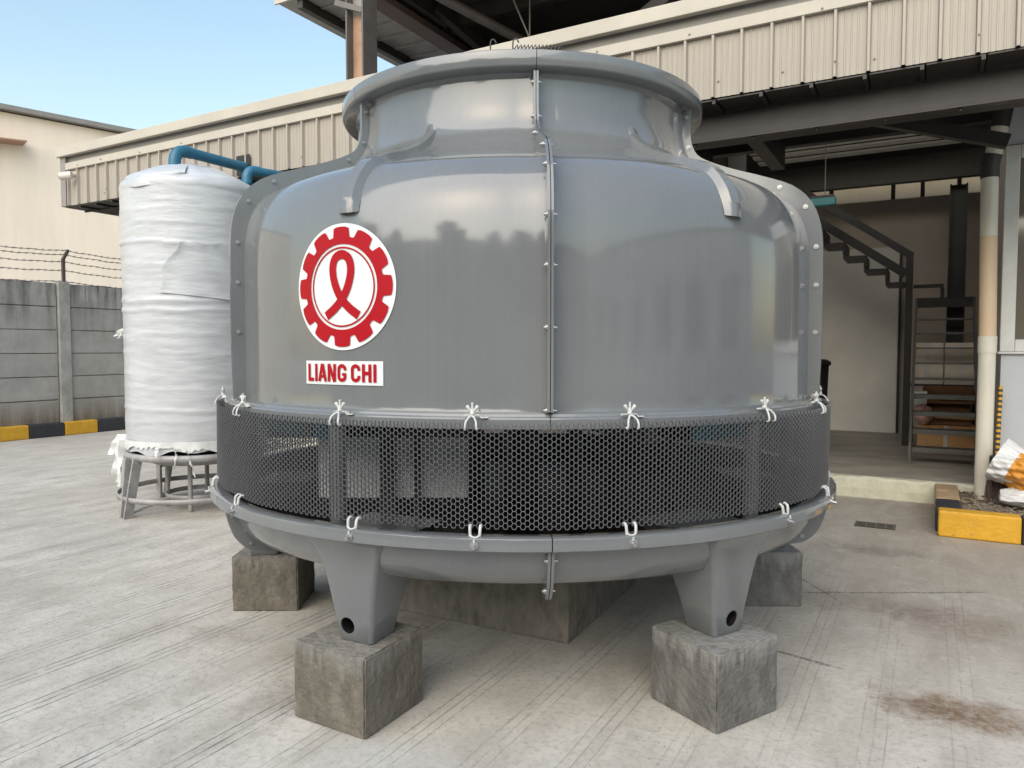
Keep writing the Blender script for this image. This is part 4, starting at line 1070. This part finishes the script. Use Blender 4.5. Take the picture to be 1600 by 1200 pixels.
for c in range(NC):
    xc = c * dx; off = (c % 2) * PV / 2
    for r in range(rows + 1):
        zc = Z0 + PV / 2 + r * PV - off
        if zc + PV / 2 > Z1 + 0.013: continue
        zb = zc - PV / 2
        w1 = dx * 0.37; w2 = dx * 0.63
        # flat bottom, and the two lower sloping sides of each cell
        seg3((xc - w1, zb), (xc + w1, zb))
        seg3((xc + w1, zb), (xc + w2, zc)); seg3((xc - w2, zc), (xc - w1, zb))
        if r == rows or zc + PV > Z1 + 0.013: pass
        else:
            pass
nm_.add(vs, fs, False)
net = nm_.build('inlet_netting', M['mesh_pvc'], ct, fix=False)

# ---- clips
def local_frame(a): return P(a, 1, 0), Vector((math.cos(a), math.sin(a), 0))
def L3(a, r, t, z):
    er_, et_ = local_frame(a); return er_ * r + et_ * t + Vector((0, 0, z))
up_m = MB(); A0 = 0.0
def q3(r, t, z): return L3(0.0, r, t, z)
zt = 1.338
up_m.tube([q3(1.748, 0, zt + 0.010), q3(1.748, 0, zt + 0.036)], 0.013, 10, rr=[0.013, 0.008])
up_m.tube([q3(1.748, 0, zt + 0.03), q3(1.748, 0, zt + 0.066)], 0.0055, 8)
for s in (-1, 1): up_m.tube([q3(1.748, s * 0.006, zt + 0.024), q3(1.748, s * 0.016, zt + 0.036), q3(1.748, s * 0.024, zt + 0.047), q3(1.748, s * 0.027, zt + 0.051)], 0.006, 8, rr=[0.006, 0.0065, 0.0095, 0.006])
up_m.bar(q3(1.74, -0.034, zt + 0.007), q3(1.74, 0.034, zt + 0.007), 0.022, 0.004)
up_m.bar(q3(1.74, 0.034, zt + 0.006), q3(1.74, 0.042, zt - 0.006), 0.022, 0.004); up_m.bar(q3(1.74, 0.040, zt - 0.007), q3(1.735, 0.072, zt - 0.006), 0.022, 0.004)
up_m.bar(q3(1.74, -0.034, zt + 0.006), q3(1.74, -0.040, zt + 0.002), 0.022, 0.004)
for s in (-1, 1):
    up_m.tube([q3(1.757, 0.0, zt + 0.004), q3(1.772, s * 0.013, zt - 0.004), q3(1.785, s * 0.023, zt - 0.020), q3(1.792, s * 0.026, zt - 0.038), q3(1.792, s * 0.027, zt - 0.055), q3(1.782, s * 0.028, zt - 0.062), q3(1.774, s * 0.028, zt - 0.054)], 0.0050, 8)
up_m.v = [(x * 0.84, -1.755 + (y + 1.755) * 0.9, zt - 0.012 + (z - zt + 0.012) * 0.82) for x, y, z in up_m.v]
up_me = up_m.mesh('wing_clip', M['white_plastic'])
lo_m = MB(); zl = 0.872
for s in (-1, 1):
    lo_m.tube([q3(1.800, s * 0.020, zl + 0.002), q3(1.800, s * 0.021, zl + 0.018), q3(1.797, s * 0.022, zl + 0.040), q3(1.786, s * 0.022, zl + 0.050), q3(1.772, s * 0.022, zl + 0.047), q3(1.766, s * 0.022, zl + 0.036)], 0.0066, 8)
lo_m.tube([q3(1.802, -0.020, zl + 0.008), q3(1.806, -0.012, zl + 0.001), q3(1.808, 0.0, zl - 0.002), q3(1.806, 0.012, zl + 0.001), q3(1.802, 0.020, zl + 0.008)], 0.0046, 8)
lo_m.tube([q3(1.8225, 0, zl - 0.006), q3(1.8225, 0, zl - 0.022)], 0.005, 6)
lo_m.v = [(x * 0.92, y, zl + (z - zl) * 0.85) for x, y, z in lo_m.v]
lo_me = lo_m.mesh('hook_clip', M['white_plastic'])
lb = MB(); lb.tube([q3(1.818, 0, zl - 0.028), q3(1.824, 0, zl - 0.028)], 0.017, 12); lb.tube([q3(1.823, 0, zl - 0.030), q3(1.842, 0, zl - 0.033)], 0.009, 8); lb_me = lb.mesh('clip_bolt', M['zinc'])
for a in [-49.4, -26.6, -7.3, 13.4, 36.8, 55.6, 76, 97, 118, 139, 160, 181, 202, 223, 244, 265, 287]:
    o = bpy.data.objects.new('wing_clip', up_me); COL.objects.link(o); o.parent = ct; o.rotation_euler = (0, 0, R(a + random.uniform(-0.4, 0.4)))
for a in [-67, -48.6, -23.2, -6.5, 13.1, 39.7, 57.0, 76, 97, 118, 139, 160, 181, 202, 223, 244, 268]:
    o = bpy.data.objects.new('hook_clip', lo_me); COL.objects.link(o); o.parent = ct; o.rotation_euler = (0, 0, R(a))
    c = bpy.data.objects.new('clip_bolt', lb_me); COL.objects.link(c); c.parent = o

# ---- inside: posts, fill, pipes, screen
for a in (-28.5, 36.6, 92, 152, 212, 272):
    b = MB(); aa = R(a); b.tube([P(aa, 1.685, 0.70), P(aa, 1.685, 1.33)], 0.036, 12); b.build('support_post', M['frp'], ct)
for a0_, a1_ in ((-68, -34), (28, 66), (95, 150), (200, 262)):
    b = MB(); b.lathe([(0.6, 1.19), (1.56, 1.19), (1.56, 1.9), (0.6, 1.9), (0.6, 1.19)], R(a0_), R(a1_), 30)
    n0 = len(b.v)
    b.build('fill_block', M['fill'], ct)
b = MB(); b.lathe([(0.02, 1.295), (1.58, 1.295), (1.60, 1.42), (0.02, 1.42)], 0, 2 * PI, 48); b.build('fill_grid', M['steel_dark'], ct)
b = MB(); b.tube([(0, 0, 0.6), (0, 0, 2.55)], 0.11, 20); b.build('riser_pipe', M['steel_dark'], ct)
for (x, y, r) in ((-0.30, 0.25, 0.055), (0.33, -0.1, 0.05), (-0.62, -0.35, 0.022), (0.62, 0.4, 0.04), (0.9, -0.2, 0.03)):
    b = MB(); b.tube([(x, y, 0.6), (x, y, 1.29)], r, 12); b.build('pipe', M['steel_dark'], ct)
for i in range(3):
    aa = R(20 + 60 * i); b = MB(); b.bar(P(aa, -1.57, 1.24), P(aa, 1.57, 1.24), 0.06, 0.09); b.build('fill_beam', M['steel_dark'], ct)
b = MB(); b.box(-1.10, -0.30, -0.68, -0.665, 0.80, 1.125); b.build('added_pale_panel', M['pale_panel'], ct)  # added panel, stands in for a pale reflection inside the basin
for x in (-0.76, -0.58):  # dark bars added in front of the pale panel
    b = MB(); b.box(x, x + (0.075 if x < -0.7 else 0.03), -0.72, -0.70, 0.66, 1.24); b.build('panel_post', M['steel_dark'], ct)
b = MB(); b.box(-1.36, -0.28, -0.70, -0.66, 1.127, 1.17); b.build('panel_rail', M['steel_dark'], ct)  # rail added along the top of the pale panel
b = MB(); b.lathe([(0.02, 0.70), (1.63, 0.70)], 0, 2 * PI, 48); b.build('dark_basin_sheet', M['basin_dark'], ct)  # dark sheet added to make the basin interior read as shaded
# motor on top with its lifting hooks and cooling loops
b = MB(); b.lathe([(0.02, 2.7), (0.19, 2.7), (0.19, 3.29), (0.17, 3.33), (0.02, 3.345)], 0, 2 * PI, 28); mo = b.build('fan_motor', M['frp'], ct)
for i in range(13):
    x = -0.05 + 0.022 * i; b = MB()
    b.tube([(x, -0.10, 3.30), (x + 0.004, -0.11, 3.395), (x + 0.022, -0.105, 3.42), (x + 0.028, -0.10, 3.39)], 0.0045, 6); b.build('wire_loop', M['steel_dark'], mo)
for x, h in ((-0.19, 3.45), (-0.055, 3.455)):
    b = MB(); b.tube([(x, -0.10, 3.2), (x, -0.10, h - 0.02), (x + 0.006, -0.10, h), (x + 0.022, -0.10, h + 0.004), (x + 0.036, -0.10, h - 0.018)], 0.005, 6); b.build('lifting_hook', M['steel_dark'], mo)
for aa in (40, 160, 280):
    b = MB(); b.bar(P(R(aa), 0.18, 2.82), P(R(aa), 0.96, 2.82), 0.06, 0.08); b.build('motor_arm', M['frp'], mo)

# ------------------------------------------------------------------ wrapped tank on its stand
TX, TY = -3.20, 7.47
RT = 0.655
tk = thing('storage_tank', 'tall round tank wrapped in white plastic film', 'tank', (TX, TY, 0.60))
random.seed(21)
folds = [(0.30, 0.006), (0.42, 0.008), (0.62, 0.003), (0.96, 0.004), (1.12, 0.004), (1.36, 0.012), (1.45, 0.010), (1.70, 0.004), (1.98, 0.012), (2.16, 0.005), (2.30, 0.005)]
phz = [random.uniform(0, 6.28) for _ in range(20)]
def tankr(th, z):
    r = RT + 0.0007 * math.sin(z * 61 + 2 * th + phz[0]) + 0.0006 * math.sin(z * 97 + 3 * th + phz[1]) + 0.003 * math.sin(3 * th + z * 2)
    for i, (zf, am_) in enumerate(folds):
        zz = zf + 0.012 * math.sin(2 * th + phz[i]) + 0.006 * math.sin(7 * th + phz[i + 3])
        d = z - zz; r += am_ * math.exp(-(d / 0.006) ** 2) if d < 0 else am_ * math.exp(-(d / 0.022) ** 2)
    return r
prof_n = 170
DOME = spline([(0.0, 2.50), (0.004, 2.54), (-0.012, 2.585), (-0.055, 2.625), (-0.15, 2.675), (-0.30, 2.745), (-0.45, 2.80), (-0.57, 2.83), (-0.655, 2.838)], 6)
def tankf(a, c):
    th = 2 * PI * a
    if c < 0.76:
        z = 0.02 + 2.48 * (c / 0.76); r = tankr(th, z)
        if z < 0.12: z += (0.12 - z) * (0.2 * math.sin(5 * th) + 0.2 * math.sin(11 * th + 1))
    else:
        t = (c - 0.76) / 0.24; f_ = t * (len(DOME) - 1); i = min(len(DOME) - 2, int(f_)); w_ = f_ - i
        r = tankr(th, 2.5) * (1 - t) + RT * t + DOME[i][0] * (1 - w_) + DOME[i + 1][0] * w_; z = DOME[i][1] * (1 - w_) + DOME[i + 1][1] * w_
        r = max(0.0, r); z += (0.010 * math.sin(5 * th + 9 * t) + 0.006 * math.sin(13 * th + 5 * t)) * math.sin(PI * min(1, t * 1.1)) * min(1, r / 0.3)
    return (r * math.sin(th), -r * math.cos(th), z)
b = MB(); b.grid(tankf, 110, prof_n, True); b.build('wrapped_shell', M['wrap'], tk)
# fold of film tied over the crown
def crown(a, c):
    th = R(-22 + 78 * (a - 0.5)); t = c * 0.62
    f_ = t * (len(DOME) - 1); i = min(len(DOME) - 2, int(f_)); w_ = f_ - i
    sag = (1 - abs(2 * a - 1)) * (1 - c)
    rr = RT + DOME[i][0] * (1 - w_) + DOME[i + 1][0] * w_ + 0.016; z = DOME[i][1] * (1 - w_) + DOME[i + 1][1] * w_ + 0.010
    z -= 0.02 * sag; z += (0.10 * (1 - sag) ** 2 * (1 - c) ** 2); rr -= 0.16 * (1 - sag) ** 2 * (1 - c) ** 2
    return (rr * math.sin(th), -rr * math.cos(th), z)
b = MB(); b.grid(crown, 24, 10, True); b.build('film_fold', M['wrap'], tk, fix=False)
# a torn flap on the right
def flap(a, c):
    lo = -4 + 16 * c ** 1.5 + 2.2 * math.sin(c * 9)
    th = R(lo + (52 - lo) * a); z = 1.52 + (0.46 + 0.02 * math.sin(a * 9)) * c - 0.06 * a * (1 - c)
    e = min(a, 1 - a, c, 1 - c); r = tankr(th, z) + 0.006 + 0.012 * math.exp(-(a / 0.06) ** 2) + 0.006 * math.exp(-(c / 0.06) ** 2) + 0.002 * math.sin(17 * a + 9 * c)
    return (r * math.sin(th), -r * math.cos(th), z)
b = MB(); b.grid(flap, 14, 16, True); b.build('torn_flap', M['wrap'], tk, fix=False)
# loose shreds
random.seed(5)
def shred(th, z, ln, w_, drift, spread=0.06):
    b = MB(); pts = []; n_ = 9
    r = RT + 0.02; x, y, zz = r * math.sin(th), -r * math.cos(th), z
    le, ri = [], []
    for i in range(n_):
        t = i / (n_ - 1)
        px = x + drift * t + random.uniform(-1, 1) * 0.010; py = y - 0.02 - 0.03 * t; pz = zz - ln * t + 0.05 * math.sin(t * 3) * 0.3
        ww = w_ * (1 - 0.55 * t) * random.uniform(0.7, 1.2)
        le.append((px - ww, py + random.uniform(-0.02, 0.02), pz)); ri.append((px + ww, py + random.uniform(-0.03, 0.03), pz))
    vs_ = le + ri; b.add(vs_, [(i, i + 1, n_ + i + 1, n_ + i) for i in range(n_ - 1)], True)
    b.build('film_shred', M['wrap_loose'], tk, fix=False)
for (th, z, ln, w_, dr) in ((-72, 0.10, 0.42, 0.035, -0.05), (-66, 0.13, 0.36, 0.05, -0.07), (-60, 0.12, 0.46, 0.03, -0.03), (-78, 0.14, 0.30, 0.04, -0.10), (-69, 0.16, 0.20, 0.05, -0.12), (-8, 0.08, 0.10, 0.02, 0.02), (8, 0.07, 0.18, 0.008, -0.02), (14, 0.08, 0.32, 0.006, 0.12), (-80, 1.20, 0.10, 0.03, -0.03), (-76, 1.19, 0.07, 0.03, -0.05)):
    shred(R(th), z, ln, w_, dr)
def fringe(a, c):
    th = R(-75 + 150 * a); r = RT + 0.012 + 0.006 * math.sin(31 * a)
    z = 0.13 - c * (0.075 + 0.022 * math.sin(9 * a + 1) + 0.018 * math.sin(29 * a * 1.3 + 1) * math.sin(7 * a) + 0.012 * math.sin(97 * a * 1.7) * math.sin(13 * a))
    return (r * math.sin(th), -r * math.cos(th), z)
b = MB(); b.grid(fringe, 160, 4, True); b.build('film_hem', M['wrap_loose'], tk, fix=False)

ts = thing('tank_stand', 'splayed steel stand with hoops carrying the wrapped tank', 'stand', (TX, TY, 0))
b = MB(); b.lathe([(0.60, 0.54), (0.675, 0.54), (0.675, 0.60), (0.60, 0.60), (0.60, 0.54)], n=48); b.build('ring', M['galv'], ts)
b = MB(); b.lathe([(0.60, 0.55), (0.42, 0.47), (0.18, 0.44), (0.0, 0.435)], n=40); b.build('dished_bottom', M['galv'], ts)
b = MB(); b.lathe([(0.735, 0.155), (0.745, 0.155), (0.745, 0.205), (0.735, 0.205), (0.735, 0.155)], n=60); b.build('hoop', M['galv'], ts)
b = MB(); b.lathe([(0.30, 0.115), (0.31, 0.115), (0.31, 0.16), (0.30, 0.16), (0.30, 0.115)], n=40); b.build('hoop', M['galv'], ts)
for k_ in range(4):
    aa = R(-37 + 90 * k_)
    b = MB()
    for s in (-1, 1):
        et_ = Vector((math.cos(aa), math.sin(aa), 0)); 
        b.bar(P(aa, 0.655, 0.56) + et_ * s * 0.075, P(aa, 0.735, 0.012) + et_ * s * 0.034, 0.085, 0.022, up=et_)
    b.bar(P(aa, 0.68, 0.34) - et_ * 0.06, P(aa, 0.68, 0.34) + et_ * 0.06, 0.03, 0.012)
    b.bar(P(aa, 0.70, 0.006) , P(aa, 0.775, 0.006), 0.10, 0.012)
    b.build('leg', M['galv'], ts)
    b = MB(); b.bar(P(aa, 0.72, 0.03), P(aa, 0.30, 0.13), 0.02, 0.02); b.build('brace', M['galv'], ts)
    b = MB(); ab = aa + R(45); b.tube([P(ab, 0.305, 0.005), P(ab, 0.305, 0.455)], 0.022, 10); b.build('strut', M['galv'], ts)

# blue pipes to the canopy
def elbow(p0, c, p1, n_=7):
    p0, c, p1 = Vector(p0), Vector(c), Vector(p1); return [p0 * (1 - t) ** 2 + c * 2 * t * (1 - t) + p1 * t * t for t in [i / n_ for i in range(n_ + 1)]]
bp1 = yard_thing('blue_pipe', 'thick blue pipe bending from the tank crown to the canopy', 'pipe', -6.58, 4.79, 3.30)
b = MB(); b.tube([(0, 0, -0.06), (0, 0, 0.12)], 0.053, 20); b.build('riser', M['blue_pvc'], bp1)
b = MB(); b.tube([(0, 0, 0.10)] + elbow((0, 0, 0.14), (0, 0, 0.285), (0, 0.14, 0.285)) + [(0, 0.19, 0.285)], 0.059, 20); b.build('elbow', M['blue_pvc'], bp1)
b = MB(); b.tube([(0, 0.17, 0.285), (0, 0.93, 0.285)], 0.053, 20); b.build('run', M['blue_pvc'], bp1)
hb_ = MB(); hb_.box(-0.13, 0.085, 0.862, 0.866, 0.20, 0.42); hb_.build('cut_out', M['black'], bp1)
bp2 = yard_thing('blue_pipe', 'short blue pipe elbow just left of the tower shoulder', 'pipe', -6.02, 5.2, 0.0)
b = MB(); b.tube([(0, 0, 0), (0, 0, 3.28)], 0.045, 14); b.build('riser', M['blue_pvc'], bp2)
b = MB(); b.tube([(0, 0, 3.26)] + elbow((0, 0, 3.30), (0, 0, 3.40), (0.02, 0.09, 3.40)) + [(0.03, 0.13, 3.40)], 0.052, 16); b.build('elbow', M['blue_pvc'], bp2)
b = MB(); b.tube([(0.03, 0.12, 3.40), (0.12, 0.44, 3.40)], 0.045, 14); b.build('run', M['blue_pvc'], bp2)

# ------------------------------------------------------------------ behind the camera: what the shiny shell mirrors and what shades the yard
wh = thing('warehouse', 'long low warehouse across the yard behind the viewer', 'building', (SUN_AZ.x * 18, SUN_AZ.y * 18, 0), math.atan2(-0.42, 0.907))
b = MB(); b.box(-26, 22, -12, 0, 0, 6.0); b.build('wall', M['far_wall'], wh)
b = MB(); b.add([(-26.4, 0.4, 6.01), (22.4, 0.4, 6.01), (22.4, -12.4, 6.01), (-26.4, -12.4, 6.01), (-26.4, 0.4, 6.25), (22.4, 0.4, 6.25), (22.4, -6, 6.55), (-26.4, -6, 6.55), (22.4, -12.4, 6.25), (-26.4, -12.4, 6.25)],
      [(0, 1, 5, 4), (4, 5, 6, 7), (7, 6, 8, 9), (3, 0, 4, 7, 9), (1, 2, 8, 6, 5), (2, 3, 9, 8), (3, 2, 1, 0)])
b.build('roof', M['far_roof'], wh)
for x in range(-24, 21, 6):
    b = MB(); b.box(x, x + 2.6, 0.002, 0.03, 2.0, 3.3); w_ = b.build('window', M['glass'], wh)
random.seed(17)
def tree(label, x, y, h, cw, seed, n_leaf=3200):
    rnd = random.Random(seed)
    t = thing('tree', label, 'tree', (x, y, 0), 0, 'trees behind the viewer')
    b = MB(); b.tube([(0, 0, 0), (0.1, 0.05, h * 0.3), (0.0, 0.1, h * 0.62)], 0.2, 10, rr=[0.26, 0.18, 0.09])
    for i in range(6):
        a = rnd.uniform(0, 6.28); z = h * rnd.uniform(0.3, 0.5); l = cw * rnd.uniform(0.5, 0.8)
        b.tube([(0.05, 0.05, z), (l * 0.5 * math.cos(a), l * 0.5 * math.sin(a), z + l * 0.45), (l * math.cos(a), l * math.sin(a), z + l * 0.8)], 0.05, 6, rr=[0.10, 0.06, 0.03])
    b.build('trunk', M['bark'], t)
    blobs = [(rnd.uniform(-0.6, 0.6) * cw, rnd.uniform(-0.6, 0.6) * cw, h * rnd.uniform(0.42, 0.86), cw * rnd.uniform(0.28, 0.5)) for _ in range(13)]
    blobs.append((0, 0, h * 0.85, cw * 0.4))
    b = MB()
    for i in range(n_leaf):
        bx, by, bz, br_ = rnd.choice(blobs)
        d = Vector((rnd.gauss(0, 1), rnd.gauss(0, 1), rnd.gauss(0, 1))).normalized() * br_ * rnd.uniform(0.4, 1.05)
        p = Vector((bx, by, bz)) + d; s = rnd.uniform(0.10, 0.24)
        ax_ = Vector((rnd.gauss(0, 1), rnd.gauss(0, 1), rnd.gauss(0, 1))).normalized(); ay_ = ax_.orthogonal().normalized()
        b.add([p - ax_ * s, p - ay_ * s * 0.6, p + ax_ * s, p + ay_ * s * 0.6], [(0, 1, 2, 3)])
    b.build('crown', M['leaf'], t, fix=False)
    return t
S = Vector((SUN_AZ.x, SUN_AZ.y, 0)); T = Vector((0.907, -0.42, 0))
for i, (p_, d_, h_, w_, lab) in enumerate(((-13.5, 15.5, 8.6, 2.8, 'tallest tree behind the viewer, far left of the row'), (-8.8, 15.0, 7.0, 2.3, 'bushy tree second from the left behind the viewer'), (-2.0, 15.6, 8.0, 2.6, 'middle tree of the row behind the viewer'),
        (3.5, 15.2, 6.8, 2.2, 'small tree right of the middle behind the viewer'), (10.5, 15.5, 8.0, 2.7, 'wide tree at the right end behind the viewer'))):
    q = S * d_ + T * p_; tree(lab, q.x, q.y, h_, w_, 31 + i)

nb = thing('reflection_block', 'unseen pale grey block added right of the viewer to mask the mirrored horizon', 'building', (13, -8, 0), R(-8))  # added out of view so the shell does not mirror the yellow horizon
b = MB(); b.box(0, 10, -14, 12, 0, 5.6); b.build('wall', M['wall_grey'], nb)
b = MB(); b.box(-0.3, 10.3, -14.3, 12.3, 5.602, 5.85); b.build('roof', M['far_roof'], nb)
for y in range(-12, 11, 4):
    b = MB(); b.box(-0.03, -0.002, y, y + 2.2, 1.6, 3.2); b.build('window', M['glass'], nb)

# crumbs of cement and grit lying on the slab
random.seed(77)
gc = MB()
def crumb(u, n, r):
    p = Vector((u, n, r * 0.25)); vs_ = []
    for k_ in range(5):
        a = 2 * PI * k_ / 5 + random.uniform(-0.4, 0.4); vs_.append(p + Vector((math.cos(a) * r * random.uniform(0.6, 1.2), math.sin(a) * r * random.uniform(0.6, 1.2), -r * 0.25 + 0.0005)))
    vs_.append(p + Vector((0, 0, r * random.uniform(0.3, 0.7))))
    gc.add(vs_, [(k_, (k_ + 1) % 5, 5) for k_ in range(5)])
for (cu, cn, sd, num) in ((-2.5, 2.5, 0.14, 160), (-2.1, 3.0, 0.25, 140), (-2.7, 3.2, 0.3, 160), (-1.0, 3.0, 0.25, 90), (-1.6, 1.9, 0.3, 90), (-0.1, 3.7, 0.3, 120), (-0.5, 4.6, 0.4, 120)):
    for i in range(num): crumb(random.gauss(cu, sd), random.gauss(cn, sd), random.uniform(0.0012, 0.0042))
for i in range(700): crumb(random.uniform(-6, 0.6), random.uniform(1.2, 6.5), random.uniform(0.001, 0.0034))
go = gc.build('grit', M['grit'], fix=False); go.rotation_euler = (0, 0, YROT); tag(go, 'loose grit and cement crumbs scattered on the concrete yard', 'grit', kind='stuff')
